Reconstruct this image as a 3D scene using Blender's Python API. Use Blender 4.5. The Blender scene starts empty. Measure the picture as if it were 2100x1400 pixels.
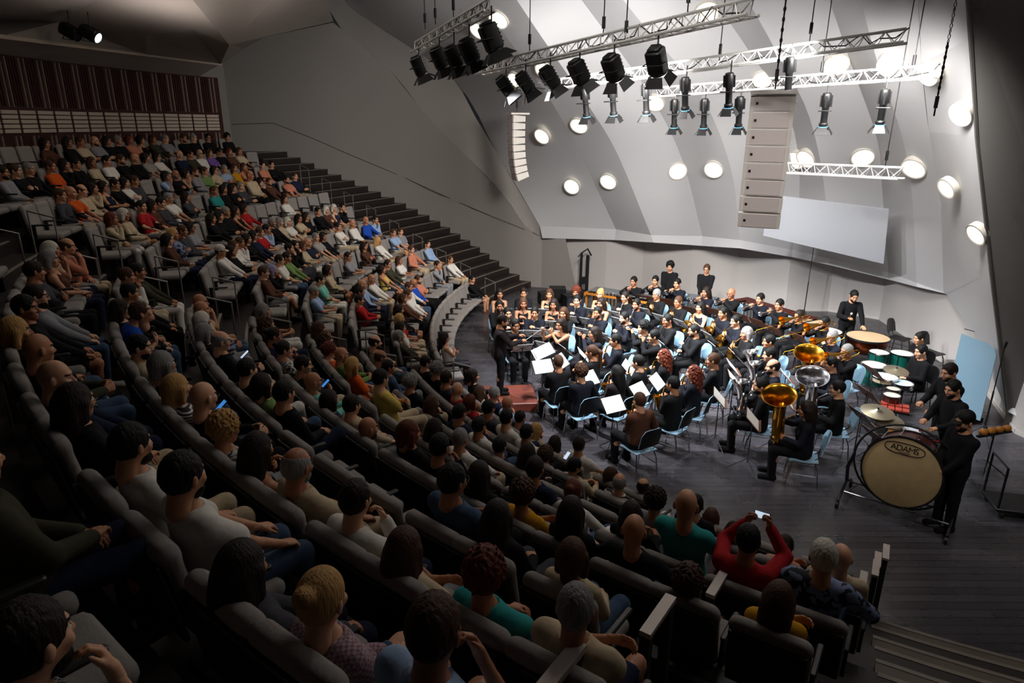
import bpy,math,random,numpy as np
from mathutils import Vector,Matrix
random.seed(7)
sc=bpy.context.scene
# ---------------------------------------------------------------- camera, world, big lights, exposure
FOC,PITCH,ROLL,CH=1360.0,math.radians(18.165),math.radians(.34),5.75
_F=Vector((0,math.cos(PITCH),-math.sin(PITCH))); _U0=Vector((0,math.sin(PITCH),math.cos(PITCH))); _R0=Vector((1,0,0))
_R=_R0*math.cos(ROLL)+_U0*math.sin(ROLL); _U=_U0*math.cos(ROLL)-_R0*math.sin(ROLL)
cam=bpy.data.objects.new('camera',bpy.data.cameras.new('camera')); sc.collection.objects.link(cam)
cam.matrix_world=Matrix(((_R.x,_U.x,-_F.x,0),(_R.y,_U.y,-_F.y,0),(_R.z,_U.z,-_F.z,CH),(0,0,0,1)))
cam.data.sensor_width=36; cam.data.lens=FOC*36/2100; cam.data.clip_start=.05; cam.data.clip_end=200
sc.camera=cam
w=bpy.data.worlds.new('world'); sc.world=w; w.use_nodes=True
w.node_tree.nodes['Background'].inputs[0].default_value=(.9,.95,1,1); w.node_tree.nodes['Background'].inputs[1].default_value=.012
sc.view_settings.view_transform='Standard'; sc.view_settings.look='None'; sc.view_settings.exposure=0.0; sc.view_settings.gamma=1
sc.cycles.use_adaptive_sampling=True; sc.cycles.adaptive_threshold=.07; sc.cycles.adaptive_min_samples=14; sc.cycles.max_bounces=5; sc.cycles.diffuse_bounces=3; sc.cycles.glossy_bounces=3; sc.cycles.sample_clamp_indirect=6; sc.cycles.use_denoising=True
def spot(name,loc,aim,energy,deg,col=(1,.97,.93),blend=.35,size=.12):
    l=bpy.data.lights.new(name,'SPOT'); l.energy=energy; l.spot_size=math.radians(deg); l.spot_blend=blend; l.color=col; l.shadow_soft_size=size
    o=bpy.data.objects.new(name,l); sc.collection.objects.link(o); d=(Vector(aim)-Vector(loc))
    o.matrix_world=Matrix.Translation(loc)@d.to_track_quat('-Z','Y').to_matrix().to_4x4(); return o
#LIGHTS
def area(name,loc,aim,energy,size,col):
    l=bpy.data.lights.new(name,'AREA'); l.energy=energy; l.size=size; l.color=col
    o=bpy.data.objects.new(name,l); sc.collection.objects.link(o); d=Vector(aim)-Vector(loc)
    o.matrix_world=Matrix.Translation(loc)@d.to_track_quat('-Z','Y').to_matrix().to_4x4(); return o
# added fill lighting the white shell from truss height, no lantern behind it
for p,t,e in (((2.4,13.5,6.6),(1.8,23.5,3.6),3000),((5.0,12.5,6.9),(6,21,2.6),1350),((6.4,12.2,6.9),(9.3,18.5,1.2),1500)): spot('shell_fill',p,t,e,125,(1,.975,.95),.9,.6)
# added upward fill spots that brighten the ceiling over the rear seats
spot('ceiling_fill',(-8,16.5,6.7),(-7.5,16,10),190,165,(1,.92,.86),1,.05); spot('ceiling_fill',(-4.5,19,6.9),(-4.5,19,10),110,165,(1,.92,.86),1,.05)
# front-of-house lanterns in the ceiling slots behind and beside the audience
for p,t,e,a in (((-9,14.5,8.6),(4,15,1.5),1500,44),((-1.5,4.5,10.6),(4,14.5,1.8),1500,48),((4.5,1.5,10.4),(5.6,11.8,.8),1200,46)): spot('front_of_house_light',p,t,e,a,(1,.95,.9),.8,.25)
# added fill over the seats, standing in for stage spill and ambient light
spot('spill_fill',(1.5,15.5,8.2),(-4,19.5,1.5),640,110,(1,.9,.78),1,.6)
area('ambient_fill',(3.0,9.5,10.9),(-2.5,4,2.5),240,5.0,(1,.93,.86)); area('ambient_fill',(-6,15,10.9),(-7,16,2),150,6.0,(1,.9,.8)); area('ambient_fill',(9,6,10.9),(8,7,0),90,4.0,(1,.93,.88))  # added area fill; the first stands in for light bounced off the shell
# ---------------------------------------------------------------- pixel -> place helpers (2100 x 1400 frame)
def ray(u,v): return _F+_R*((u-1050)/FOC)-_U*((v-700)/FOC)
def at(u,v,z):
    d=ray(u,v); t=(z-CH)/d.z; return Vector((0,0,CH))+d*t
def atd(u,v,depth): return Vector((0,0,CH))+ray(u,v)*depth
def aty(u,v,y):
    d=ray(u,v); return Vector((0,0,CH))+d*(y/d.y)
def project(p):
    q=Vector(p)-Vector((0,0,CH)); d=q.dot(_F)
    return (1050+FOC*q.dot(_R)/d,700-FOC*q.dot(_U)/d,d) if d>.05 else (-9e9,-9e9,d)
# seating geometry: concentric rows about (CX,CY)
CX,CY,R0,PT,DZ=10.2734,16.8552,12.3382,.89269,.42646
def pol(r,a,z=0): return Vector((CX+r*math.cos(math.radians(a)),CY+r*math.sin(math.radians(a)),z))
def RK(k): return R0+PT*k
def cyl(u,v,r):
    """where the sight line meets the vertical cylinder of radius r round the stage centre (near intersections first)"""
    d=ray(u,v); ox,oy=-CX,-CY; A=d.x*d.x+d.y*d.y; B=2*(ox*d.x+oy*d.y); C=ox*ox+oy*oy-r*r; D=B*B-4*A*C
    if D<0: return []
    return [Vector((0,0,CH))+d*t for t in sorted(((-B-math.sqrt(D))/2/A,(-B+math.sqrt(D))/2/A)) if t>.2]
# ---------------------------------------------------------------- helpers
def srgb(h):
    h=h.lstrip('#'); c=[int(h[i:i+2],16)/255 for i in (0,2,4)]
    return tuple(x/12.92 if x<=.04045 else ((x+.055)/1.055)**2.4 for x in c)
MATS={}
def pm(name,col,rough=.6,metal=0.,var=.12,scale=18.,bump=0.,emit=0.,spec=.5,coat=0.,stretch=None,trans=0.,coord='Object'):
    """procedural material: noise-varied base colour, optional bump"""
    if name in MATS: return MATS[name]
    if isinstance(col,str): col=srgb(col)
    m=bpy.data.materials.new(name); m.use_nodes=True; nt=m.node_tree; b=nt.nodes['Principled BSDF']
    b.inputs['Roughness'].default_value=rough; b.inputs['Metallic'].default_value=metal
    b.inputs['Specular IOR Level'].default_value=spec; b.inputs['Coat Weight'].default_value=coat
    if trans: b.inputs['Transmission Weight'].default_value=trans
    tc=nt.nodes.new('ShaderNodeTexCoord'); mp=nt.nodes.new('ShaderNodeMapping'); nz=nt.nodes.new('ShaderNodeTexNoise')
    nz.inputs['Scale'].default_value=scale; nz.inputs['Detail'].default_value=4
    if stretch: mp.inputs['Scale'].default_value=stretch
    nt.links.new(tc.outputs[coord],mp.inputs[0]); nt.links.new(mp.outputs[0],nz.inputs['Vector'])
    mx=nt.nodes.new('ShaderNodeMix'); mx.data_type='RGBA'
    mx.inputs[6].default_value=tuple(c*(1-var) for c in col)+(1,); mx.inputs[7].default_value=tuple(min(1,c*(1+var)) for c in col)+(1,)
    nt.links.new(nz.outputs['Fac'],mx.inputs[0]); nt.links.new(mx.outputs[2],b.inputs['Base Color'])
    if emit: nt.links.new(mx.outputs[2],b.inputs['Emission Color']); b.inputs['Emission Strength'].default_value=emit
    if bump:
        bp=nt.nodes.new('ShaderNodeBump'); bp.inputs['Strength'].default_value=bump; bp.inputs['Distance'].default_value=.01
        nt.links.new(nz.outputs['Fac'],bp.inputs['Height']); nt.links.new(bp.outputs[0],b.inputs['Normal'])
    MATS[name]=m; return m
def pattern(name,c1,c2,kind,scale,rough=.85):
    """two-colour cloth: stripes, blotches, checks, slats"""
    if name in MATS: return MATS[name]
    m=pm(name,c1,rough,0,0.05); nt=m.node_tree; b=nt.nodes['Principled BSDF']
    tc=nt.nodes.new('ShaderNodeTexCoord'); r=nt.nodes.new('ShaderNodeValToRGB'); r.color_ramp.interpolation='CONSTANT'
    if kind=='stripe':
        t=nt.nodes.new('ShaderNodeTexWave'); t.bands_direction='Z'; t.inputs['Scale'].default_value=scale; t.inputs['Distortion'].default_value=.6; o=t.outputs['Fac']
    elif kind=='blotch':
        t=nt.nodes.new('ShaderNodeTexNoise'); t.inputs['Scale'].default_value=scale; t.inputs['Detail'].default_value=2; o=t.outputs['Fac']
    else:
        t=nt.nodes.new('ShaderNodeTexChecker'); t.inputs['Scale'].default_value=scale; o=t.outputs['Fac']
    nt.links.new(tc.outputs['Object'],t.inputs['Vector']); nt.links.new(o,r.inputs[0])
    r.color_ramp.elements[0].color=srgb(c1)+(1,); r.color_ramp.elements[1].color=srgb(c2)+(1,); r.color_ramp.elements[1].position=.52
    nt.links.new(r.outputs[0],b.inputs['Base Color']); return m

ROOT=bpy.context.scene.collection
def link(o,parent=None):
    ROOT.objects.link(o)
    if parent is not None: o.parent=parent
    return o
def tag(o,label=None,cat=None,group=None,kind=None):
    if label: o['label']=label
    if cat: o['category']=cat
    if group: o['group']=group
    if kind: o['kind']=kind
    return o
def empty(name,M=None,label=None,cat=None,group=None):
    o=bpy.data.objects.new(name,None); o.empty_display_size=.1; link(o)
    if M is not None: o.matrix_world=M
    return tag(o,label,cat,group)
def mesh_from(name,V,F,mats=(),fm=None,smooth=True,sharp=None):
    me=bpy.data.meshes.new(name); me.from_pydata([tuple(map(float,v)) for v in V],[],[tuple(int(i) for i in f) for f in F])
    for m in mats: me.materials.append(m)
    if fm is not None: me.polygons.foreach_set('material_index',[int(i) for i in fm])
    me.polygons.foreach_set('use_smooth',[bool(smooth)]*len(me.polygons))
    if smooth and sharp: me.set_sharp_from_angle(angle=math.radians(sharp))
    me.update(); return me
def obj(name,me,parent=None,M=None,mats=None):
    o=bpy.data.objects.new(name,me); link(o,parent)
    if M is not None:
        if parent is None: o.matrix_world=M
        else: o.matrix_local=M
    if mats:
        for i,m in enumerate(mats):
            if m is not None: o.material_slots[i].link='OBJECT'; o.material_slots[i].material=m
    return o
def copy_tree(o,parent=None):
    c=o.copy(); ROOT.objects.link(c)
    if parent is not None: c.parent=parent; c.matrix_local=o.matrix_local.copy()
    for ch in KIDS.get(o.name,[]): copy_tree(ch,c)
    return c
KIDS={}
def kid(root,o):
    KIDS.setdefault(root.name,[]).append(o); return o
def V3(*a): return Vector(a)
def frame(origin,y,z=(0,0,1)):
    """matrix with local +Y along y, +Z near z"""
    y=Vector(y).normalized(); z=Vector(z); x=y.cross(z)
    if x.length<1e-5: x=y.orthogonal()
    x.normalize(); z=x.cross(y)
    return Matrix(((x.x,y.x,z.x,origin[0]),(x.y,y.y,z.y,origin[1]),(x.z,y.z,z.z,origin[2]),(0,0,0,1)))
def TR(x,y,z,rz=0): return Matrix.Translation((x,y,z))@Matrix.Rotation(rz,4,'Z')
class MB:
    def __init__(s): s.V=[];s.F=[];s.m=[]
    def add(s,V,F,mi=0,M=None):
        n=len(s.V)
        for v in V:
            v=Vector(v); s.V.append(M@v if M is not None else v)
        for f in F: s.F.append([i+n for i in f]); s.m.append(mi)
        return s
    def box(s,c,d,M=None,mi=0,taper=1.):
        x,y,z=d[0]/2,d[1]/2,d[2]/2; t=taper
        V=[(-x,-y,-z),(x,-y,-z),(x,y,-z),(-x,y,-z),(-x*t,-y*t,z),(x*t,-y*t,z),(x*t,y*t,z),(-x*t,y*t,z)]
        V=[(a+c[0],b+c[1],e+c[2]) for a,b,e in V]
        return s.add(V,[(3,2,1,0),(4,5,6,7),(0,1,5,4),(1,2,6,5),(2,3,7,6),(3,0,4,7)],mi,M)
    def rbox(s,c,d,r=.02,n=3,M=None,mi=0):
        """box with rounded vertical edges and softly bevelled rims"""
        pts=[];x,y=d[0]/2-r,d[1]/2-r
        for cx,cy,a0 in ((x,y,0),(-x,y,90),(-x,-y,180),(x,-y,270)):
            for i in range(n+1):
                a=math.radians(a0+90*i/n); pts.append((cx,cy,math.cos(a),math.sin(a)))
        rings=[]
        h=d[2]/2; b=min(r*.5,h*.9)
        for zz,k in ((-h,r-b),(-h+b,r),(h-b,r),(h,r-b)): rings.append([(px+ca*k+c[0],py+sa*k+c[1],zz+c[2]) for px,py,ca,sa in pts])
        N=len(pts);V=[p for q in rings for p in q];F=[]
        for j in range(3):
            for i in range(N): F.append((j*N+i,j*N+(i+1)%N,(j+1)*N+(i+1)%N,(j+1)*N+i))
        F.append(tuple(range(N))[::-1]); F.append(tuple(range(3*N,4*N)))
        return s.add(V,F,mi,M)
    def tube(s,P,r,n=8,M=None,mi=0,closed=False,flat=1.):
        P=[Vector(p) for p in P]; m=len(P)
        R=r if isinstance(r,(list,tuple)) else [r]*m
        V=[];F=[];x=None
        for i in range(m):
            a=P[i-1] if (i>0 or closed) else P[i]; b=P[(i+1)%m] if (i<m-1 or closed) else P[i]
            t=(b-a).normalized() if (b-a).length>1e-9 else Vector((0,0,1))
            if x is None: x=t.orthogonal().normalized()
            else:
                x=x-t*x.dot(t); x=x.normalized() if x.length>1e-6 else t.orthogonal().normalized()
            y=t.cross(x)
            for k in range(n):
                a2=2*math.pi*k/n; V.append(P[i]+(x*math.cos(a2)+y*math.sin(a2)*flat)*R[i])
        for i in range(m if closed else m-1):
            j=(i+1)%m
            for k in range(n): F.append((i*n+k,i*n+(k+1)%n,j*n+(k+1)%n,j*n+k))
        if not closed: F.append(tuple(range(n))[::-1]); F.append(tuple(range((m-1)*n,m*n)))
        return s.add(V,F,mi,M)
    def lathe(s,prof,n=24,M=None,mi=0,closed=False):
        V=[];F=[];m=len(prof)
        for r,z in prof:
            for k in range(n):
                a=2*math.pi*k/n; V.append((r*math.cos(a),r*math.sin(a),z))
        for i in range(m if closed else m-1):
            j=(i+1)%m
            for k in range(n): F.append((i*n+k,i*n+(k+1)%n,j*n+(k+1)%n,j*n+k))
        return s.add(V,F,mi,M)
    def sphere(s,c,r,n=12,M=None,mi=0,sc=(1,1,1)):
        V=[(c[0],c[1],c[2]-r*sc[2])];F=[];h=n//2
        for i in range(1,h):
            b=-math.pi/2+math.pi*i/h
            for k in range(n):
                a=2*math.pi*k/n; V.append((c[0]+r*sc[0]*math.cos(b)*math.cos(a),c[1]+r*sc[1]*math.cos(b)*math.sin(a),c[2]+r*sc[2]*math.sin(b)))
        V.append((c[0],c[1],c[2]+r*sc[2])); e=len(V)-1
        for k in range(n):
            F.append((0,1+(k+1)%n,1+k)); F.append((e,e-n+k,e-n+(k+1)%n))
        for i in range(h-2):
            for k in range(n): F.append((1+i*n+k,1+i*n+(k+1)%n,1+(i+1)*n+(k+1)%n,1+(i+1)*n+k))
        return s.add(V,F,mi,M)
    def poly(s,pts,mi=0,M=None): return s.add(pts,[tuple(range(len(pts)))],mi,M)
    def prism(s,pts,t,M=None,mi=0):
        """planar polygon in local XZ (x,z), thickness t along Y centred"""
        n=len(pts);V=[(x,-t/2,z) for x,z in pts]+[(x,t/2,z) for x,z in pts]
        F=[tuple(range(n)),tuple(range(2*n-1,n-1,-1))]+[(i,i+n,(i+1)%n+n,(i+1)%n) for i in range(n)]
        return s.add(V,F,mi,M)
    def slab(s,pts,t,mi=0):
        """3d polygon with thickness t opposite to its normal"""
        pts=[Vector(p) for p in pts]; nrm=Vector((0,0,0))
        for i in range(len(pts)): nrm+=pts[i].cross(pts[(i+1)%len(pts)])
        nrm.normalize(); n=len(pts)
        V=pts+[p-nrm*t for p in pts]
        F=[tuple(range(n)),tuple(range(2*n-1,n-1,-1))]+[(i,i+n,(i+1)%n+n,(i+1)%n) for i in range(n)]
        return s.add(V,F,mi)
    def mesh(s,name,mats,smooth=True,sharp=40): 
        return mesh_from(name,s.V,s.F,mats if isinstance(mats,(list,tuple)) else [mats],s.m,smooth,sharp)
    def build(s,name,mats,parent=None,M=None,smooth=True,sharp=40):
        o=obj(name,s.mesh(name,mats,smooth,sharp),parent,M)
        if parent is not None: kid(parent,o)
        return o
# ---------------------------------------------------------------- people: signed-distance bodies meshed by surface nets
def nrm(v): v=np.asarray(v,float); return v/np.linalg.norm(v)
def cap(a,b,ra,rb,flat=None):
    a=np.array(a,float);b=np.array(b,float);ab=b-a;L=ab@ab+1e-12
    def f(P):
        t=np.clip((P-a)@ab/L,0,1); return np.linalg.norm(P-a-t[:,None]*ab,axis=1)-(ra+(rb-ra)*t)
    f.bb=(np.minimum(a,b)-max(ra,rb),np.maximum(a,b)+max(ra,rb)); return f
def ell(c,r,R=None):
    c=np.array(c,float);r=np.array(r,float)
    def f(P):
        q=P-c
        if R is not None: q=q@R
        k=np.linalg.norm(q/r,axis=1); k1=np.linalg.norm(q/r**2,axis=1)+1e-9
        return k*(k-1)/k1
    m=r.max() if R is not None else r
    f.bb=(c-m,c+m); return f
def smin(a,b,k):
    h=np.clip(.5+.5*(b-a)/k,0,1); return b+(a-b)*h-k*h*(1-h)
def union(prims):
    """[(f,k)] -> sdf"""
    def f(P):
        d=None
        for g,k in prims:
            e=g(P); d=e if d is None else smin(d,e,k)
        return d
    f.bb=(np.min([g.bb[0] for g,k in prims],0),np.max([g.bb[1] for g,k in prims],0)); return f
def snet(fn,h,pad=.03,bb=None):
    lo,hi=bb or fn.bb; lo=lo-pad;hi=hi+pad
    n=np.ceil((hi-lo)/h).astype(int)+1
    ax=[lo[i]+h*np.arange(n[i]) for i in range(3)]
    G=np.stack(np.meshgrid(*ax,indexing='ij'),-1).reshape(-1,3)
    D=fn(G).reshape(n); S=D<0
    nc=n-1; acc=np.zeros(tuple(nc)+(3,)); cnt=np.zeros(tuple(nc))
    I=np.stack(np.meshgrid(*[np.arange(m) for m in nc],indexing='ij'),-1)
    offs=[(0,0),(0,1),(1,0),(1,1)]
    quads=[]
    for axs in range(3):
        o1,o2=[a for a in range(3) if a!=axs]
        for u,v in offs:
            s0=[0,0,0]; s0[o1]=u;s0[o2]=v; s1=list(s0); s1[axs]=1
            A=D[s0[0]:s0[0]+nc[0],s0[1]:s0[1]+nc[1],s0[2]:s0[2]+nc[2]]
            B=D[s1[0]:s1[0]+nc[0],s1[1]:s1[1]+nc[1],s1[2]:s1[2]+nc[2]]
            c=(A<0)!=(B<0); t=A[c]/(A[c]-B[c]); p=np.tile(np.array(s0,float),(len(t),1)); p[:,axs]+=t
            acc[c]+=p; cnt[c]+=1
    act=cnt>0; idx=-np.ones(tuple(nc),int); idx[act]=np.arange(act.sum())
    V=(acc[act]/cnt[act][:,None]+I[act])*h+lo
    for axs in range(3):
        o1,o2=(axs+1)%3,(axs+2)%3
        sl=[slice(0,n[0]),slice(0,n[1]),slice(0,n[2])]; sa=list(sl);sb=list(sl)
        sa[axs]=slice(0,n[axs]-1);sb[axs]=slice(1,n[axs])
        A=S[tuple(sa)];B=S[tuple(sb)]; c=np.argwhere(A!=B)
        if len(c)==0: continue
        ok=(c[:,o1]>0)&(c[:,o2]>0)&(c[:,o1]<nc[o1])&(c[:,o2]<nc[o2]); c=c[ok]
        def at(d1,d2):
            q=c.copy(); q[:,o1]-=d1;q[:,o2]-=d2; return idx[q[:,0],q[:,1],q[:,2]]
        Q=np.stack([at(1,1),at(0,1),at(0,0),at(1,0)],1)
        fl=~A[c[:,0],c[:,1],c[:,2]]; Q[fl]=Q[fl][:,::-1]; quads.append(Q)
    return V,np.concatenate(quads)
def rotm(ax,a):
    return np.array(Matrix.Rotation(a,3,ax))
# ---- head (local: centre between the ears, face towards +Y)
def make_head(fem):
    j=.92 if fem else 1.
    sk=[(ell((0,-.008,.025),(.074,.096,.1)),.02),(ell((0,.036,-.05),(.054*j,.056,.062)),.04),(cap((0,.07,-.088),(0,.074,-.092),.022*j,.02*j),.03),
        (cap((-.03,.08,.03),(.03,.08,.03),.011,.011),.02),(cap((0,.09,.012),(0,.113,-.026),.008,.0125),.012),(cap((-.012,.1,-.03),(.012,.1,-.03),.008,.008),.01),
        (ell((-.04,.066,-.022),(.024,.022,.022)),.02),(ell((.04,.066,-.022),(.024,.022,.022)),.02),
        (cap((0,-.02,-.06),(0,-.035,-.15),.052*j,.056*j),.03),(ell((0,.088,-.062),(.023,.012,.006)),.006),(ell((0,.087,-.073),(.02,.012,.007)),.006)]
    U=union(sk)
    ears=[ell((sx*.077,-.004,-.004),(.011,.02,.032),rotm('Z',sx*.35)) for sx in (-1,1)]
    eyes=[ell((sx*.031,.079,.006),(.0135,.0135,.0125)) for sx in (-1,1)]
    def f(P):
        d=U(P)
        for e in ears: d=smin(d,e(P),.008)
        for sx in (-1,1):
            s=ell((sx*.032,.1,.008),(.019,.022,.012))(P); d=-smin(-d,s,.012)
        for e in eyes: d=np.minimum(d,e(P))
        return d
    f.bb=(np.array([-.095,-.11,-.185]),np.array([.095,.135,.13]))
    V,F=snet(f,.0065,.01)
    C=V[F].mean(1); fm=np.zeros(len(F),int)
    for sx in (-1,1):
        q=np.linalg.norm((C-np.array([sx*.031,.079,.006]))/np.array([.0155,.02,.011]),axis=1); e=(q<1.05)&(C[:,1]>.078); fm[e]=1
        iris=(np.abs(C[:,0]-sx*.031)<.0075)&e; fm[iris]=2
        br=(np.abs(C[:,0]-sx*.032)<.02)&(np.abs(C[:,2]-.031-.06*(.03-abs(1)*0)*0)<.0065)&(C[:,1]>.06); fm[br]=3
    lip=(np.abs(C[:,0])<.022)&(np.abs(C[:,2]+.067)<.012)&(C[:,1]>.083); fm[lip]=4
    return V,F,fm
HEAD={}
def head(fem):
    if fem not in HEAD: HEAD[fem]=make_head(fem)
    return HEAD[fem]
# ---- hand (left; local: wrist at origin, fingers +Y, palm -Z, thumb +X)
HANDS={}
def hand(kind):
    if kind in HANDS: return HANDS[kind]
    curl={'relax':(22,30,22),'grip':(58,72,40),'flat':(6,8,6),'curve':(38,42,28)}[kind]
    pr=[(cap((0,-.03,0),(0,.012,0),.025,.026),.01),(ell((0,.045,.0),(.040,.048,.0165)),.014),(cap((.02,.02,-.004),(.026,.05,-.006),.018,.015),.014)]
    for i,(x,L,y0) in enumerate(((.030,.072,.082),(.010,.080,.088),(-.011,.075,.085),(-.030,.058,.076))):
        p=np.array([x,y0,.0]); a=0; sp=(.10,.03,-.04,-.12)[i]; last=p
        pr.append((cap((x*.7,.045,0),p,.0125,.0105),.008))
        for s_,(fr,ra,rb) in enumerate(((.45,.0102,.0095),(.3,.0095,.0085),(.25,.0085,.0068))):
            a+=math.radians(curl[s_]*(1+.06*i)); d=np.array([sp*math.cos(a),math.cos(a),-math.sin(a)]); q=last+d*L*fr
            pr.append((cap(last,q,ra,rb),.004)); last=q
    g=kind=='grip'
    t0=np.array([.028,.03,-.006]); t1=t0+np.array([.026,.030,-.02 if g else -.008]); t2=t1+(np.array([-.004,.03,-.022]) if g else np.array([.010,.03,-.012]))
    pr+= [(cap(t0,t1,.014,.0115),.008),(cap(t1,t2,.0112,.0085),.004)]
    HANDS[kind]=snet(union(pr),.0058,.008); return HANDS[kind]
def place_hand(kind,wr,fwd,palm,right):
    V,F=hand(kind); V=V.copy(); F=F.copy()
    y=nrm(fwd); z=-np.asarray(palm,float); z=z-y*(z@y); z=nrm(z); x=np.cross(y,z)
    if right: V[:,0]*=-1; F=F[:,::-1]
    return V[:,0:1]*x+V[:,1:2]*y+V[:,2:3]*z+np.asarray(wr),F
def ik(S,W,l1,l2,hint):
    S=np.array(S,float);W=np.array(W,float);d=W-S;L=np.linalg.norm(d)
    mx=(l1+l2)*.995
    if L>mx: W=S+d/L*mx; d=W-S; L=mx
    a=(l1*l1-l2*l2+L*L)/(2*L); h=math.sqrt(max(0,l1*l1-a*a)); u=d/L
    n=np.array(hint,float); n=n-u*(n@u); n=nrm(n)
    return S+u*a+n*h, W
class Person:
    """pose -> sdf primitives in a local frame: faces +Y, origin on the floor under the hips"""
    def __init__(s,wl,wr,seat=True,lean=-.12,fem=False,el=(.6,-.4,-.8),er=None,hl=('relax',None,None),hr=('relax',None,None),yaw=0,pitch=.12,kn=None,an=None,fat=1.,shy=0,headf=0.):
        sw=.162 if fem else .185; s.fem=fem; s.seat=seat
        hz=.53 if seat else .93; hip=np.array([0,0,hz]); R=rotm('X',-lean if False else lean)   # lean<0 tips backwards
        R=rotm('X',-lean)
        up=lambda x,y,z: hip+R@np.array([x,y,z])
        s.up=up
        s.SL,s.SR=up(-sw,.0+shy,.455),up(sw,.0+shy,.455)
        hn=up(0,.005,.52); hc=up(0,.03+headf,.695)
        s.headM=Matrix.Translation(hc)@Matrix.Rotation(yaw,4,'Z')@Matrix.Rotation(-pitch,4,'X')@Matrix.Scale(1.14,4)
        er=er or (-el[0],el[1],el[2])
        s.EL,s.WL=ik(s.SL,wl,.285,.25,(-abs(el[0]),el[1],el[2])); s.ER,s.WR=ik(s.SR,wr,.285,.25,(abs(er[0]),er[1],er[2]))
        if seat:
            kn=kn or ((-.13,.44,.52),(.13,.44,.52)); an=an or ((-.13,.42,.09),(.13,.42,.09))
        else:
            kn=kn or ((-.1,.02,.5),(.1,.02,.5)); an=an or ((-.11,0,.09),(.11,0,.09))
        s.K=kn;s.A=an
        f=fat
        pel=[(ell(hip+[0,-.01,-.02],(.165*f,.115*f,.12),R if not seat else None),.05),(ell(up(0,0,.1),(.145*f,.105*f,.15),R),.06)]
        tor=[(ell(up(0,.0,.15),(.145*f,.108*f,.16),R),.06),(ell(up(0,-.005,.33),(.158 if fem else .172*f,.112*f,.19),R),.08),
             (cap(up(-sw+.03,-.005,.44),up(sw-.03,-.005,.44),.058,.058),.07),(cap(up(0,-.01,.45),up(0,.0,.53),.075,.055),.05)]
        if fem: tor+=[(ell(up(sx*.068,.085,.29),(.062,.055,.06),R),.03) for sx in (-1,1)]
        s.neck=[(cap(up(0,-.008,.48),hc+np.array(R@[0,-.03,-.10]),.056 if not fem else .049,.052 if not fem else .046),.03)]
        uar=.047 if fem else .053
        s.uarm=[(cap(S,E,uar,uar*.76),.03) for S,E in ((s.SL,s.EL),(s.SR,s.ER))]
        s.farm=[(cap(E,W,uar*.76,.026),.012) for E,W in ((s.EL,s.WL),(s.ER,s.WR))]
        hp=[hip+np.array([sx*.088,.02,-.01]) for sx in (-1,1)]
        s.thigh=[(cap(hp[i],kn[i],.088*f,.06),.05) for i in (0,1)]
        s.calf=[]
        for i in (0,1):
            k=np.array(kn[i]);a=np.array(an[i]); mid=k+(a-k)*.35+np.array([0,-.018,0])
            s.calf+=[(cap(k,mid,.056,.056),.03),(cap(mid,a,.055,.038),.03)]
        s.foot=[]
        for i in (0,1):
            a=np.array(an[i]); s.foot+=[(cap(a+[0,-.02,-.045],a+[0,.15,-.06],.04,.034),.03)]
        s.pel,s.tor=pel,tor
        s.hl,s.hr=hl,hr
        s.cache={}
    def body(s):
        if 'body' in s.cache: return s.cache['body']
        V,F=snet(union(s.tor+s.pel+s.neck+s.uarm+s.farm+s.thigh+s.calf+s.foot),.021)
        fm=np.zeros(len(F),int); VS=[V];FS=[F];MS=[fm]; n=len(V)
        hv,hf,hm=head(s.fem); M=np.array(s.headM); hv=hv@M[:3,:3].T+M[:3,3]
        VS.append(hv);FS.append(hf+n);MS.append(hm); n+=len(hv)
        for (kind,fw,pa),E,W,right in ((s.hl,s.EL,s.WL,False),(s.hr,s.ER,s.WR,True)):
            d=nrm(W-E); f=d if fw is None else nrm(d*.35+nrm(np.array(fw,float))); p=np.array(pa if pa is not None else (0,0,-1),float)
            v,q=place_hand(kind,W,f,p+1e-3,right); VS.append(v);FS.append(q+n);MS.append(np.zeros(len(q),int)); n+=len(v)
        me=mesh_from('person_body',np.concatenate(VS),np.concatenate(FS),[MATS['skin_a'],MATS['eye_white'],MATS['iris'],MATS['hair_k'],MATS['lip']],np.concatenate(MS))
        s.cache['body']=me; return me
    def cloth(s,kind):
        """long / short / tank shirts, trousers, shorts, skirt, shoe"""
        if kind in s.cache: return s.cache[kind]
        if kind in('long','short','tank','jacket'):
            off=.018 if kind=='jacket' else .014; pr=list(s.tor)+[(s.pel[1][0],.05),(ell(s.up(0,0,.02),(.172,.122,.13)),.05)]+([] if s.seat else [(ell(s.up(0,0,-.06),(.165,.115,.12)),.05)])
            if kind!='tank':
                for i,(S,E,W) in enumerate(((s.SL,s.EL,s.WL),(s.SR,s.ER,s.WR))):
                    r=.049 if s.fem else .056
                    if kind=='short': pr.append((cap(S,S+(E-S)*.62,r+.008,r+.008),.03))
                    else: pr+=[(cap(S,E,r,r*.8),.03),(cap(E,E+(W-E)*.93,r*.8,.032),.02)]
            U=union(pr); c=s.up(0,.012,.565); br=.085 if kind!='tank' else .125
            if kind=='tank': c=s.up(0,.05,.53)
            cb=[ell(c,(br,br,.07 if kind!='tank' else .1))]
            if kind=='tank': cb+=[ell(S,(.06,.09,.1)) for S in (s.SL,s.SR)]
            def f(P):
                d=U(P)-off
                for g in cb: d=np.maximum(d,-g(P))
                return d
            f.bb=U.bb
        elif kind in('trousers','shorts','skirt'):
            pr=[(s.pel[0][0],.05),(ell(s.up(0,0,.05),(.152,.108,.1)),.05)]+s.thigh
            if kind=='trousers':
                for i in (0,1):
                    k=np.array(s.K[i]);a=np.array(s.A[i]); pr+=[(cap(k,a+(k-a)*.06,.062,.052),.03)]
            U=union(pr); kn=np.array(s.K)
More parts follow.
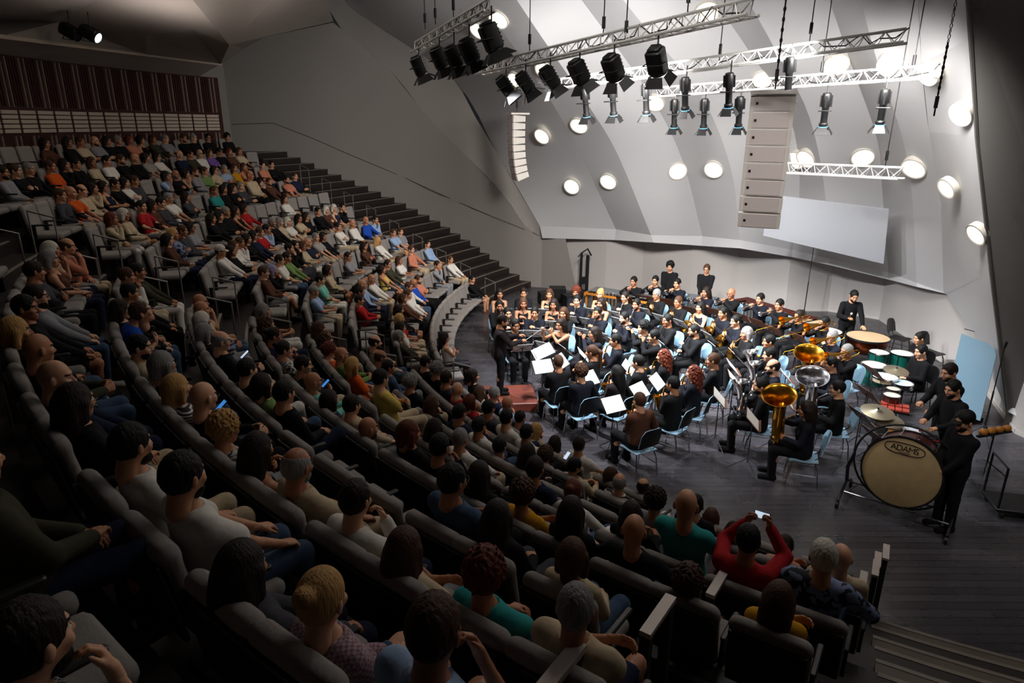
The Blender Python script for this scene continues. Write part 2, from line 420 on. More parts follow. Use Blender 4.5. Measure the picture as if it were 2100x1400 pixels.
            def f(P):
                d=U(P)-.012
                if kind!='trousers':
                    for i in (0,1): d=np.maximum(d,-(np.linalg.norm(P-kn[i]-np.array([0,.02,-.02]),axis=1)-.12))
                return d
            f.bb=U.bb
        elif kind=='shoe0' or kind=='shoe1':
            i=int(kind[-1]); a=np.array(s.A[i])
            U=union([(cap(a+[0,-.03,-.048],a+[0,.16,-.058],.047,.042),.02),(cap(a+[0,-.02,-.04],a+[0,0,0],.05,.05),.03)])
            def f(P): return np.maximum(U(P)-.004,(a[2]-.092)-P[:,2])
            f.bb=U.bb
        V,F=snet(f,.0175,.035)
        me=mesh_from('clothing_'+kind,V,F,[MATS['cloth_K']]); s.cache[kind]=me; return me
# ---- hair (head-local)
HAIR={}
def hair(kind):
    if kind in HAIR: return HAIR[kind]
    face=ell((0,.108,-.022),(.069,.082,.1)); crown=ell((0,-.012,.028),(.083,.104,.108)); h=.008
    amp=0;fr=60; pr=[(crown,.02)]; low=-.075; cutf=face
    if kind=='f': crown=ell((0,-.014,.02),(.082,.103,.1)); pr=[(crown,.02)]
    if kind in('k','l','w'):
        pr=[(ell((0,-.018,.022),(.088,.107,.111)),.03),(cap((-.07,-.005,.0),(-.075,.0,-.10),.035,.03),.03),(cap((.07,-.005,.0),(.075,.0,-.10),.035,.03),.03),(cap((0,-.07,0),(0,-.075,-.10),.06,.05),.04)]; low=-.135; cutf=ell((0,.105,-.05),(.064,.085,.11))
    if kind in('l','w'):
        low=-.33; pr+=[(ell((0,-.1,-.16),(.088,.034,.17)),.05),(ell((-.068,-.06,-.12),(.034,.04,.13)),.04),(ell((.068,-.06,-.12),(.034,.04,.13)),.04)]
    if kind=='w': amp=.011;fr=88
    if kind=='c': pr=[(ell((0,-.015,.045),(.105,.118,.118)),.02)]; amp=.011;fr=130;low=-.085
    if kind=='p': pr+=[(cap((0,-.1,.05),(0,-.15,.0),.03,.035),.02),(cap((0,-.15,.0),(0,-.135,-.28),.04,.018),.03)]; low=-.6
    if kind=='u': pr+=[(ell((0,-.105,.075),(.042,.042,.038)),.012)]
    if kind=='h': pr=[(ell((0,-.01,.045),(.088,.11,.1)),.01)]
    if kind=='s': amp=.003;fr=160
    U=union(pr)
    def f(P):
        d=U(P)
        if amp:
            W=P+.012*np.sin(P[:,[1,2,0]]*61+np.array([.3,1.7,4.])); X,Y,Z=(W*fr).T
            d=d+amp*(np.sin(X)*np.cos(Y+.7)+np.sin(Y*1.13)*np.cos(Z)+np.sin(Z*.91+1)*np.cos(X*1.2))*.55
        d=np.maximum(d,-cutf(P)); 
        if kind in('s','f','c','p','u'):
            d=np.maximum(d,(low-P[:,2]) if kind!='p' else np.where(P[:,1]>-.09,-.07-P[:,2],-1))
            d=np.maximum(d,-(np.maximum(np.abs(P[:,1]-.03)-.045,P[:,2]+.012)) if True else d)
        else: d=np.maximum(d,low-P[:,2])
        if kind=='f': d=np.maximum(d,-ell((0,.03,.11),(.075,.12,.095))(P))
        if kind=='h': d=np.maximum(d,.02-P[:,2])
        return d
    f.bb=U.bb
    V,F=snet(f,h,.02)
    if kind=='h':
        b=MB(); b.add(V,F); b.prism([(-.07,0),(.07,0)]+[(.085*math.sin(a),0) for a in (1.4,)],.001)
        n=12; top=[(math.sin(a)*.075,.075+.085*max(0,math.cos(a)),.035-.02*math.cos(a)) for a in np.linspace(-1.5,1.5,n)]
        b.add(top+[(x,y,z-.008) for x,y,z in top],[tuple(range(n)),tuple(range(2*n-1,n-1,-1))]+[(i,i+n,(i+1)%n+n,(i+1)%n) for i in range(n)])
        me=b.mesh('hair_cap',MATS['hair_k'])
    else: me=mesh_from('hair_'+kind,V,F,[MATS['hair_k']])
    HAIR[kind]=me; return me
def beard_mesh():
    if 'beard' in HAIR: return HAIR['beard']
    U=union([(ell((0,.038,-.068),(.059,.062,.058)),.03),(cap((0,.07,-.09),(0,.078,-.1),.025,.022),.03)])
    def f(P): 
        d=U(P); d=np.maximum(d,-ell((0,.115,-.03),(.045,.05,.055))(P)); return np.maximum(d,P[:,2]+.03)
    f.bb=U.bb; V,F=snet(f,.0075,.02); HAIR['beard']=mesh_from('beard',V,F,[MATS['hair_k']]); return HAIR['beard']
def glasses_mesh():
    if 'gl' in HAIR: return HAIR['gl']
    b=MB()
    for sx in (-1,1):
        ring=[(sx*.032+.024*math.cos(a),.104,.004+.018*math.sin(a)) for a in np.linspace(0,2*math.pi,14)[:-1]]
        b.tube(ring,.0025,5,closed=True); b.tube([(sx*.055,.104,.008),(sx*.082,.06,.008),(sx*.084,-.01,.006)],.0025,5)
    b.tube([(-.01,.106,.008),(.01,.106,.008)],.0025,5)
    HAIR['gl']=b.mesh('glasses',MATS['black_plastic']); return HAIR['gl']
SKINS=['skin_a','skin_b','skin_c','skin_d']
def add_person(name,P,M,hk,hc,shirt,scol,legs='trousers',lcol='K',shoes='K',skin=0,beard=False,glasses=False,scale=1.,bare=False):
    sk=MATS[SKINS[skin%4]]; hm=MATS['hair_'+hc]
    o=obj(name,P.body(),None,M@Matrix.Scale(scale,4),[sk,None,None,hm if hc in 'kdnr' else MATS['hair_n'],None])
    I=Matrix.Identity(4)
    obj('shirt',P.cloth(shirt),o,I,[MATS['cloth_'+scol]])
    obj('trousers' if legs=='trousers' else legs,P.cloth(legs),o,I,[MATS['cloth_'+lcol]])
    for i in (0,1): obj('shoe',P.cloth('shoe%d'%i),o,I,[MATS['cloth_'+shoes]])
    if hk!='b':
        obj('cap' if hk=='h' else 'hair',hair(hk),o,P.headM,[hm])
        if hk=='h': obj('hair',hair('s'),o,P.headM,[MATS['hair_d']]).scale*=.975
    if beard: obj('beard',beard_mesh(),o,P.headM,[hm if hc!='w' else MATS['hair_g']])
    if glasses: obj('glasses',glasses_mesh(),o,P.headM)
    return o
# materials for people
for n,c in (('skin_a','#c08a68'),('skin_b','#b27a58'),('skin_c','#cf9c7c'),('skin_d','#a86f50')): pm(n,c,.5,0,.08,30,.15,spec=.4)
pm('eye_white','#d8d2ca',.3); pm('iris','#2a1a12',.2); pm('lip','#9c5648',.45)
for k,c in dict(k='#0b0908',d='#1d120d',n='#432a1a',y='#b48a52',g='#7d7a78',w='#c4beb2',r='#5e2716',v='#8c84a4').items(): pm('hair_'+k,c,.6,0,.5,10,.9,spec=.25,stretch=(9,9,1.0))
for k,c in dict(K='#121214',N='#1c2338',W='#d3cec6',G='#85858a',D='#3e3e44',O='#c8541c',R='#a31f24',B='#1f49a8',L='#90a8c8',T='#2c8a88',E='#6f8a50',Y='#cdb45a',M='#b98318',C='#b6a488',P='#c07a60',V='#6a4f96',U='#523428',S='#39382a',J='#3d5068',Z='#c9b8aa',A='#70b8a8',H='#241d1e',m='#14161e').items():
    pm('cloth_'+k,c,.88,0,.18,26,.25,spec=.15)
pattern('cloth_X','#c9c4ba','#1c1c1f','stripe',11); pattern('cloth_F','#7684a8','#161a26','blotch',13); pattern('cloth_Q','#b6b2ac','#2b2a2a','blotch',26)
pattern('cloth_I','#8b8f98','#2e3037','check',110); pattern('cloth_a','#a58a92','#7a5a66','check',60)
pm('black_plastic','#0c0c0d',.4)
# ---------------------------------------------------------------- the hall
def struct(name,mb,m,smooth=False,sharp=30):
    o=obj(name,mb.mesh(name,m,smooth,sharp)); o['kind']='structure'; return o
def floor_mat():
    m=pm('stage_boards','#241d1a',.34,0,.25,3.2,.0,spec=.5); nt=m.node_tree; b=nt.nodes['Principled BSDF']
    tc=nt.nodes.new('ShaderNodeTexCoord'); br=nt.nodes.new('ShaderNodeTexBrick'); br.inputs['Scale'].default_value=1.; br.inputs['Brick Width'].default_value=2.4; br.inputs['Row Height'].default_value=.14; br.inputs['Mortar Size'].default_value=.004
    br.inputs['Color1'].default_value=srgb('#4a474c')+(1,); br.inputs['Color2'].default_value=srgb('#3b393d')+(1,); br.inputs['Mortar'].default_value=srgb('#120e0d')+(1,)
    nt.links.new(tc.outputs['Object'],br.inputs['Vector']); nt.links.new(br.outputs['Color'],b.inputs['Base Color'])
    nz=nt.nodes.new('ShaderNodeTexNoise'); nz.inputs['Scale'].default_value=2.2; nz.inputs['Detail'].default_value=6; mr=nt.nodes.new('ShaderNodeMapRange'); mr.inputs[3].default_value=.16; mr.inputs[4].default_value=.42
    nt.links.new(tc.outputs['Object'],nz.inputs['Vector']); nt.links.new(nz.outputs['Fac'],mr.inputs[0]); nt.links.new(mr.outputs[0],b.inputs['Roughness']); return m
FLOOR=floor_mat()
TIER=pm('dark_wood_tier','#221a17',.5,0,.2,6,.05,stretch=(1,1,6)); NOSE=pm('pale_nosing','#7a7066',.5); SHELL=pm('white_plaster','#b6b5b6',.75,0,.03,1.3,.02)
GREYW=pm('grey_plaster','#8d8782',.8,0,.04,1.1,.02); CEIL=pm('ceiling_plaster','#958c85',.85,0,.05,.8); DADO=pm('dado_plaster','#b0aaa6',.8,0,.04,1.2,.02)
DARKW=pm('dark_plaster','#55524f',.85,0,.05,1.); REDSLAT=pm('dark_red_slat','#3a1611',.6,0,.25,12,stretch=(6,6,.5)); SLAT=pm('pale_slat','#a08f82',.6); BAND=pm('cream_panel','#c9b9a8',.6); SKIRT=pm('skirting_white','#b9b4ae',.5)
MB().box((4,14,-.1),(26,30,.2)).build('floor',FLOOR)['kind']='structure'
# raked tiers
def sector(mb,r0,r1,a0,a1,z0,z1,mi=0,step=2.):
    n=max(1,int(abs(a1-a0)/step)); A=[a0+(a1-a0)*i/n for i in range(n+1)]; V=[];F=[]
    for a in A: V+=[pol(r0,a,z0),pol(r1,a,z0),pol(r1,a,z1),pol(r0,a,z1)]
    for i in range(n):
        b=4*i
        for j in range(4): F.append((b+j,b+4+j,b+4+(j+1)%4,b+(j+1)%4))
    F+= [(3,2,1,0),(4*n,4*n+1,4*n+2,4*n+3)]
    mb.add(V,F,mi)
t=MB()
for k in range(1,12): sector(t,RK(k)-.80,RK(11)+1.5 if k==11 else RK(k+1)-.78,138,262,-.05,DZ*k)
struct('floor_seating',t,TIER)
n_trim=0
for a0,a1,nm in ((141,157.5,'wall'),(197.3,203.3,'mid'),(235.0,236.9,'near'),(240.0,262,'right')):
    b=MB(); c=MB()
    for k in range(0,11):
        r=RK(k+1)-.80
        sector(b,r-.44,r+.001,a0,a1,DZ*k-.02,DZ*(k+.5))
        for rr,z in ((r-.44,DZ*(k+.5)),(r,DZ*(k+1))): sector(c,rr-.004,rr+.045,a0,a1,z-.012,z+.006)
    struct('floor_steps_'+nm,b,pm('stair_wood','#231b18',.5,0,.2,7,.05) if nm!='right' else pm('stair_grey','#5c5247',.6,0,.12,6)); n_trim+=1
    struct('trim_%d'%n_trim,c,NOSE)
# curved left wall beside the far stairs
WX=[(2.4,23.4),(1.96,23.77),(.44,24.12),(-.95,24.97),(-1.82,25.58),(-2.9,26.12),(-4.3,26.5),(-6.3,26.6),(-8.8,26.6),(-12.5,26.4),(-16,26.2)]
def on_wall(u,v):
    d=ray(u,v)
    for i in range(len(WX)-1):
        (x0,y0),(x1,y1)=WX[i],WX[i+1]
        den=d.x*(y1-y0)-d.y*(x1-x0)
        if abs(den)<1e-9: continue
        t=(x0*(y1-y0)-y0*(x1-x0))/den
        if t<=0: continue
        p=Vector((0,0,CH))+d*t; s=((p.x-x0)*(x1-x0)+(p.y-y0)*(y1-y0))/((x1-x0)**2+(y1-y0)**2)
        if -1e-4<=s<=1.0001: return p
TOPPX=[(1112,487),(1095,479),(1077,463),(1033,400),(967,330),(887,253),(797,140),(700,60),(683,46),(627,43),(567,63),(500,100),(457,130)]
top=[on_wall(*p) for p in TOPPX]; wl=MB(); V=[];F=[]
for p in top: V+=[Vector((p.x,p.y,-.3)),Vector((p.x,p.y,1.5+(p.z-1.5)*.5)),p]
for i in range(len(top)-1):
    for j in (0,1): F.append((3*i+j,3*i+3+j,3*i+4+j,3*i+1+j))
wl.add(V,F); 
q=top[-1]; wl.poly([Vector((q.x,q.y,-.3)),Vector((q.x-1.2,q.y-2.6,-.3)),Vector((q.x-1.2,q.y-2.6,q.z)),q])
wl.poly([Vector((2.4,23.4,-.3)),Vector((top[0].x,top[0].y,-.3)),top[0],aty(1160,489,23.4)])
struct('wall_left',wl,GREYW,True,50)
# thin panel joint drawn across the left wall
jp=[on_wall(u,v) for u,v in ((475,255),(560,252),(640,283),(720,318),(820,360),(930,410),(1020,448),(1075,470))]
struct('trim_5',MB().tube([p+Vector((.01,-.012,0)) for p in jp],.014,5),DARKW)
def cr(P,n):
    """Catmull-Rom resampling of five control points"""
    out=[];Q=[P[0]*2-P[1]]+P+[P[-1]*2-P[-2]]
    for i in range(n+1):
        t=i/n*(len(P)-1); k=min(int(t),len(P)-2); t-=k; a,b,c,d=Q[k:k+4]
        out.append((b*2+(c-a)*t+(a*2-b*5+c*4-d)*t*t+(b*3-a-c*3+d)*t**3)*.5)
    return out
def strip(mb,a,b,m=2):
    """ruled surface between two fold lines, smooth inside, hard at the folds"""
    n=len(a); V=[];F=[]
    for j in range(n):
        for i in range(m+1): V.append(a[j].lerp(b[j],i/m))
    for j in range(n-1):
        for i in range(m): F.append((j*(m+1)+i,j*(m+1)+i+1,(j+1)*(m+1)+i+1,(j+1)*(m+1)+i))
    mb.add(V,F)
# dark return between the wall and the stage shell
F1=[(1107,463,23.9),(1060,385,24.7),(1020,315,25.3),(975,240,25.9),(927,160,26.3),(820,80,27.0),(713,10,27.5),(690,-60,27.5)]
F1p=[aty(*p) for p in F1]
E1=[top[0],top[2],top[3],top[4],top[5],top[6],top[7],aty(640,-60,26.2)]
wr=MB()
strip(wr,cr(E1,21),cr(F1p,21))
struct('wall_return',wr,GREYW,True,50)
# folded white stage shell
def yb(u):
    T=[(1100,23.9),(1263,22.7),(1440,21.6),(1610,20.6),(1825,18.8),(1935,16.4),(2062,12.3)]
    for (a,ya),(b,y2) in zip(T,T[1:]):
        if u<=b: return ya+(y2-ya)*(u-a)/(b-a)
    return 12.3
LN=[[(1263,470),(1193,323),(1130,207),(1017,43),(960,-60)],[(1335,482),(1267,317),(1207,217),(1100,60),(1020,-60)],
    [(1440,484),(1400,330),(1330,190),(1200,10),(1150,-60)],[(1517,492),(1500,350),(1440,200),(1310,40),(1230,-60)],
    [(1625,512),(1640,377),(1620,240),(1540,110),(1420,-60)],[(1700,530),(1690,380),(1660,240),(1600,120),(1500,-60)],
    [(1822,558),(1810,400),(1800,290),(1745,130),(1680,-60)],[(1880,580),(1870,400),(1850,280),(1800,130),(1750,-60)],
    [(1935,600),(1930,420),(1905,270),(1890,130),(1880,-60)]]
LIP=[(1112,488),(1260,492),(1340,497),(1440,504),(1517,509),(1625,527),(1700,543),(1822,573),(1880,588),(1940,602)]
fac=[1,.965,.92,.86,.80]; sh=MB(); cols=[]
base_u=[1263,1335,1440,1517,1625,1700,1822,1880,1935]
for i,l in enumerate(LN):
    off=.35 if i%2==0 else -.25
    if i==8: off=0
    cols.append([aty(u,v,yb(base_u[i])*fac[j]+off*(1 if j<4 else .6)) for j,(u,v) in enumerate(l)])
f1=[F1p[0],F1p[2],F1p[4],F1p[6],F1p[7]]
allc=[f1]+cols
NR=16; fine=[cr(c,NR) for c in allc]
for a,b in zip(fine,fine[1:]): strip(sh,a,b)
R10=[aty(2064,842,12.3),aty(2030,560,12.4),aty(2000,280,12.5),aty(1988,80,12.6),aty(1975,-60,12.7)]
lipd=[]
for (u,v),c in zip(LIP,allc): lipd.append(aty(u,v,c[0].y-.12))
for i in range(len(lipd)-1): sh.poly([lipd[i],lipd[i+1],allc[i+1][0],allc[i][0]])
L9=allc[-1]; pts=[aty(1996,682,14.2)]
sh.poly([lipd[-1],pts[0],R10[1],L9[1],L9[0]]); sh.poly([pts[0],R10[0],R10[1]])
for j in range(1,4): sh.poly([L9[j],R10[j],R10[j+1],L9[j+1]])
struct('wall_stage_shell',sh,SHELL,True,50)
# soffit under the lip and the dado wall below
DB=[(1.96,23.77),(3.3,23.1),(4.6,23.0),(6.1,22.2),(7.6,22.0),(8.9,20.9),(10.3,20.9),(11.48,19.94),(11.31,18.1),(10.75,13.9),(9.95,11.9),(10.6,9.5)]
da=MB()
for (x0,y0),(x1,y1) in zip(DB,DB[1:]): da.poly([(x0,y0,0),(x1,y1,0),(x1+.0,y1+.25,4.4),(x0+.0,y0+.25,4.4)])
struct('wall_stage_dado',da,DADO)
sk=MB()
for (x0,y0),(x1,y1) in zip(DB,DB[1:]):
    d=Vector((x1-x0,y1-y0,0)); n=Vector((d.y,-d.x,0)).normalized()*.025; 
    sk.slab([Vector((x0,y0,0))+n,Vector((x1,y1,0))+n,Vector((x1,y1,.09))+n,Vector((x0,y0,.09))+n],.02)
struct('baseboard_stage',sk,SKIRT)
so=MB(); back=[(1.96,24.0),(3.3,23.3),(4.6,23.2),(6.1,22.4),(6.9,22.3),(7.6,22.2),(8.9,21.1),(10.3,21.1),(11.48,20.1),(11.4,18.2)]
for i in range(len(lipd)-1):
    b0=Vector((*back[i],lipd[i].z+.1)); b1=Vector((*back[i+1],lipd[i+1].z+.1)); so.poly([lipd[i],b0,b1,lipd[i+1]])
so.poly([lipd[-1],Vector((11.4,18.2,lipd[-1].z)),Vector((10.8,13.9,pts[0].z)),pts[0]])
so.poly([pts[0],Vector((10.8,13.9,pts[0].z)),Vector((10.0,12.0,R10[0].z)),R10[0]])
struct('ceiling_soffit',so,SHELL)
# reflector panel hung on the shell
sp=[aty(1565,483,18.6),aty(1812,541,17.6),aty(1823,430,17.2),aty(1578,400,18.2)]
struct('wall_reflector',MB().slab(sp,.06),pm('reflector_white','#a9abb1',.6,0,.02))
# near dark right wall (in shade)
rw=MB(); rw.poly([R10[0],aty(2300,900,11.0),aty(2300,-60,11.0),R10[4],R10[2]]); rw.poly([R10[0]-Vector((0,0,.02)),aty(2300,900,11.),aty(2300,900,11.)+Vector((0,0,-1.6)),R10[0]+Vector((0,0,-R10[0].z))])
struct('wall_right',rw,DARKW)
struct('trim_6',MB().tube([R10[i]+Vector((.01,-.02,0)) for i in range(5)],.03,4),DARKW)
# back wall of slats behind the last row
RW=RK(10)+.95
def bz(u,v): 
    p=cyl(u,v,RW)[-1]; return p.z
zt=bz(250,141); zb1=bz(250,232)+.02; zb0=bz(250,270)
bw=MB(); sector(bw,RW,RW+.15,158.5,216,3.2,zt); struct('wall_back',bw,REDSLAT,False)
sl=MB(); a=159.2; i=0
while a<214:
    for da_ in (0,.42):
        for z0,z1 in ((3.6,zb0-.06),(zb1+.06,zt-.04)):
            p=pol(RW-.02,a+da_,0); sl.box((0,0,(z0+z1)/2),(.028,.05,z1-z0),TR(p.x,p.y,0,math.radians(a+da_-90)))
    for j in range(1,5):
        p=pol(RW-.012,a+.42+j*.24,0)
        sl.box((0,0,(zb1+.06+zt)/2),(.022,.03,zt-zb1-.1),TR(p.x,p.y,0,math.radians(a+.42+j*.24-90)),1)
    a+=1.62
struct('trim_7',sl,[SLAT,REDSLAT])
bn=MB(); a=159.0
while a<214:
    for j in range(5):
        z=zb0+(zb1-zb0)*(j+.5)/5
        sector(bn,RW-.05,RW-.02,a+.09,a+1.5,z-(zb1-zb0)*.078,z+(zb1-zb0)*.078)
    a+=1.62
struct('trim_8',bn,BAND)
# ceiling over the audience: ledge, fascia and folded slabs
led=[cyl(u,v,RW-.9)[-1] for u,v in ((452,132),(300,113),(150,94),(0,75),(-150,60))]
fa=MB()
for p,q in zip(led,led[1:]):
    d0=Vector((p.x-CX,p.y-CY,0)).normalized(); d1=Vector((q.x-CX,q.y-CY,0)).normalized()
    fa.poly([p,q,q+d1*.95+Vector((0,0,zt-q.z)),p+d0*.95+Vector((0,0,zt-p.z))])
struct('ceiling_fascia',fa,CEIL)
struct('trim_9',MB().tube([p+Vector((.02,0,0)) for p in led],.045,5),BAND)
ce=MB()
C0,C1,C2,C3=led[0],led[1],led[3],led[4]
c_a=aty(560,60,26.3); c_b=aty(684,44,26.4); m1=aty(470,92,19.5); m2=aty(395,60,18.5); m3=aty(300,72,19); m4=aty(120,45,18); t1=aty(640,-80,19); t2=aty(330,-80,15); t3=aty(0,-80,13); t4=aty(-300,-80,12); m5=aty(-250,40,15)
ce.poly([C0,top[-1],top[-2],m1]); ce.poly([top[-2],top[-3],top[-4],top[-5],m1]); ce.poly([C0,m1,m2]); ce.poly([m1,c_b,t1]); ce.poly([m1,t1,t2,m2]); ce.poly([C0,m2,m3,C1]); ce.poly([m2,t2,t3,m4,m3]); ce.poly([m3,m4,C2,led[2],C1]); ce.poly([m4,t3,t4,m5]); ce.poly([m4,m5,C3,C2])
struct('ceiling',ce,CEIL)
rf=MB(); rf.poly([(-22,-6,11.5),(16,-6,11.5),(16,26,11.5),(-22,26,11.5)]); struct('ceiling_roof',rf,DARKW)
rr=MB(); rr.poly([(-22,-6,0),(16,-6,0),(16,-6,11.5),(-22,-6,11.5)]); rr.poly([(14,-6,0),(14,12,0),(14,12,11.5),(14,-6,11.5)]); struct('wall_rear',rr,DARKW)
# ---------------------------------------------------------------- theatre seats and spectators
FAB=pm('grey_seat_fabric','#8a8480',.9,0,.12,60,.2,spec=.15); SHELLP=pm('dark_seat_shell','#1c1a1a',.5)
def rounded(half,r,R=None,c=(0,0,0)):
    half=np.array(half,float)-r; c=np.array(c,float)
    def f(P):
        q=P-c
        if R is not None: q=q@R
        q=np.abs(q)-half
        return np.linalg.norm(np.maximum(q,0),axis=1)+np.minimum(q.max(1),0)-r
    m=np.linalg.norm(half+r)*np.ones(3); m=half+r if R is None else m
    f.bb=(c-m,c+m); return f
def seat_meshes():
    R=rotm('X',.17)
    bk=union([(rounded((.262,.042,.25),.038,R,(0,-.2,.67)),.03),(cap((-.205,-.245,.9),(.205,-.245,.9),.056,.056),.03)])
    V,F=snet(bk,.021,.03); back=mesh_from('seat_back',V,F,[FAB])
    V,F=snet(rounded((.25,.23,.055),.05,None,(0,.07,.415)),.022,.03); pad=mesh_from('seat_pad',V,F,[FAB])
    b=MB(); b.rbox((0,-.235,.66),(.5,.03,.46),.014,2,Matrix.Translation((0,-.235,.66))@Matrix.Rotation(.17,4,'X')@Matrix.Translation((0,.2,-.66))); shell=b.mesh('seat_shell',SHELLP)
    b=MB(); b.box((0,.02,.19),(.06,.1,.36),taper=.8); b.rbox((0,.02,.012),(.26,.3,.024),.02,2); ped=b.mesh('seat_pedestal',SHELLP)
    b=MB(); b.rbox((.275,.03,.625),(.045,.34,.03),.018,3); b.box((.275,-.1,.5),(.03,.06,.24)); arm=b.mesh('seat_armrest',SHELLP)
    return back,pad,shell,ped,arm
SEAT=seat_meshes()
ORD=['front','second','third','fourth','fifth','sixth','seventh','eighth','ninth','tenth','eleventh']
def nth(n): return ORD[n] if 0<n<10 else ('first' if n==0 else '%dth'%(n+1))
HIPR=.27   # hips sit this far inside the back-top circle
# head positions read off the photograph, tile by tile: x0,y0,scale | X,Y,hair kind+colour,top colour
TILES=[
(0,260,6,"565,270,ld,U;850,240,ld,K;985,230,sn,C;1205,270,bn,G;1325,240,ld,K;1475,200,sg,K;1580,240,kr,P;1720,200,kd,K;50,610,sd,G;190,590,sn,K;360,550,sg,K;625,520,sn,O;800,520,kd,K;940,510,sk,K;1140,510,kn,C;1320,470,sk,W;1500,490,sn,K;1670,440,bn,K;750,870,sn,D;870,840,bn,O;1020,820,fn,C;1140,830,ld,C;1280,820,kd,N;1430,780,sd,K;1540,720,kd,W;1650,680,sn,D;1370,1130,kr,C;1530,1110,kw,C;1740,980,sd,R"),
(300,260,6,"-10,420,kd,X;85,210,kn,S;240,190,sg,G;465,215,sn,K;590,205,sg,K;760,165,sk,K;1000,160,ck,K;140,430,kd,W;430,390,bn,N;525,360,sd,S;690,365,bn,W;770,380,kn,V;890,310,sd,K;1025,335,kr,U;1145,330,kn,C;255,620,kd,L;355,620,bn,K;490,620,kd,G;605,570,sn,G;720,580,sn,E;825,560,kd,C;960,520,sg,L;1090,540,kn,M;1200,560,kn,P;1320,590,bw,C;1440,490,sd,P;1530,470,sd,K;1820,610,sn,N;1740,690,sd,P;1490,680,sn,U;1380,720,kd,K;1160,740,sg,D;1050,770,ld,K;960,800,kd,K;830,800,sn,T;265,880,sg,W;490,880,ld,D;190,960,sd,D;75,1000,kd,U;1700,890,kd,W;960,1050,sg,K;1095,1030,ld,K;1200,1000,kd,R;830,1150,ld,K;890,1130,ld,K;1540,1180,sg,K;1640,1170,kg,C;1740,1180,kw,W;1925,1150,ld,K"),
(300,440,6,"540,170,kd,G;330,240,ky,F;450,240,sn,D;265,340,kd,U;935,430,hw,W;1040,560,ld,K;1085,380,ln,W;1140,350,sn,W;1235,300,kd,K;1320,270,kd,N;1395,220,sn,R;1490,190,sd,L;1810,380,sd,K;1890,400,kn,C;1640,560,sd,W;1730,540,sd,E;1440,710,sn,U;1560,690,kv,K;660,1080,bn,C;680,1170,bn,C;1440,1180,kg,C"),
(300,620,6,"690,220,kw,F;720,370,kg,K;920,480,fg,K;1480,250,wn,U;1570,410,ud,V;1690,580,ud,Q;1930,770,sd,D;2050,980,bn,A;1240,830,sk,K;1440,1020,kd,E;1680,1110,sk,K;200,760,kg,D;370,1050,ky,X;700,1170,bn,K"),
(0,460,6,"660,290,kw,C;830,450,fn,P;610,440,kg,U;420,580,sd,D;440,890,sd,G;310,1030,sk,K;1560,640,sn,W;1690,580,sk,S;1600,840,sk,K;1490,1090,ld,K;1110,1120,sn,B"),
(0,660,6,"190,110,ky,K;470,340,bn,S;680,690,bn,N;1720,310,sk,C;930,980,ld,K"),
(300,820,6,"960,370,cy,Q;1400,620,ld,K;1820,800,fg,C;450,950,sk,W;-190,560,sk,W"),
(600,400,6,"120,310,ld,C;310,200,sk,K;430,180,kw,U;500,160,kw,N;605,160,sd,K;735,350,bn,W;560,390,sd,W;900,310,bw,B;1020,300,sd,L;375,510,kd,K;285,520,sg,X;160,600,bn,N;20,620,sd,K;880,630,ld,U;1050,560,ly,W;1245,460,sn,L;1320,450,sn,G;1660,600,sd,L;1460,670,sn,P;1940,790,sn,W;1780,860,sd,G;680,760,sd,G;430,920,kd,C;340,1040,sk,A;260,1180,sg,L;970,1030,bn,W;860,1100,bn,L;1100,910,kd,Y;1170,850,sd,S;1310,800,kn,W;1490,1080,bn,B;1540,1040,sn,P;1420,1140,sn,W;1430,1210,sn,W;1360,1270,kn,U;2208,1035,sk,K,0;830,1190,sd,N;820,1290,sd,R"),
(600,580,6,"330,560,ln,V;410,690,wn,K;450,840,cr,O;600,890,bn,E;740,1010,ky,O;1015,730,fd,C;1090,920,fn,K;1170,1030,sd,J;1080,1180,sk,Y;1640,980,sk,K;1790,1080,cg,K;1900,1180,sd,D;1310,330,ld,K;1320,440,ky,R;1330,545,kd,W;1310,650,kg,S;1870,670,ld,W"),
(600,760,6,"470,370,kd,N;760,450,sd,C;870,710,bn,S;1450,150,cg,K;1720,400,ln,K;2020,230,bn,R;1450,770,kr,K;1770,720,ld,K;1790,930,sk,K;2040,830,sg,W"),
(850,760,6,"720,60,kd,K;820,270,ln,C;1010,300,sg,N;1150,410,bn,L;670,370,kr,R;640,570,sk,N;920,470,sk,D;880,730,sk,W;1120,580,sk,W;1330,600,sk,K;1390,770,sk,W;1550,760,ly,C;1720,880,ld,K;1850,830,sd,W,0;1600,1040,cn,D;1040,930,sk,N;1180,900,ld,K;800,1270,ld,K;1480,1210,sd,N;1970,1180,sk,C"),
(850,920,6,"500,420,sk,J;1330,570,cn,M;1950,530,ur,W;1930,770,ld,K;980,820,ld,K"),
(1150,920,6,"720,420,fg,X,1;620,380,kn,C,0;1010,470,fd,K,0;1160,650,cd,G,2;1540,660,bn,T,3;1720,720,sk,K,1;870,800,ld,K,3;950,1040,bn,K,4;1840,920,kn,W,0"),
(1350,1050,4.2,"1090,290,pd,P,1;1420,390,sw,F,3;1570,400,bn,C,2;770,245,sk,R,3;1040,740,ln,M,4;200,690,cn,K,4;600,150,ld,K,1"),
(700,934,3,"85,275,sd,W;390,570,ln,C;880,740,cr,T;1420,620,kn,C;1440,950,sg,C;570,1080,sn,L"),
(0,934,3,"190,1190,sd,I;-190,40,bn,S,8;1980,890,uy,a;1490,690,ld,D"),
]
HN={'s':'short','b':'bald','f':'balding','l':'long','k':'chin-length','w':'long wavy','c':'curly','p':'ponytailed','u':'pinned-up','h':'capped'}
CN={'k':'black','d':'dark','n':'brown','y':'blond','g':'grey','w':'white','r':'auburn','v':'lavender'}
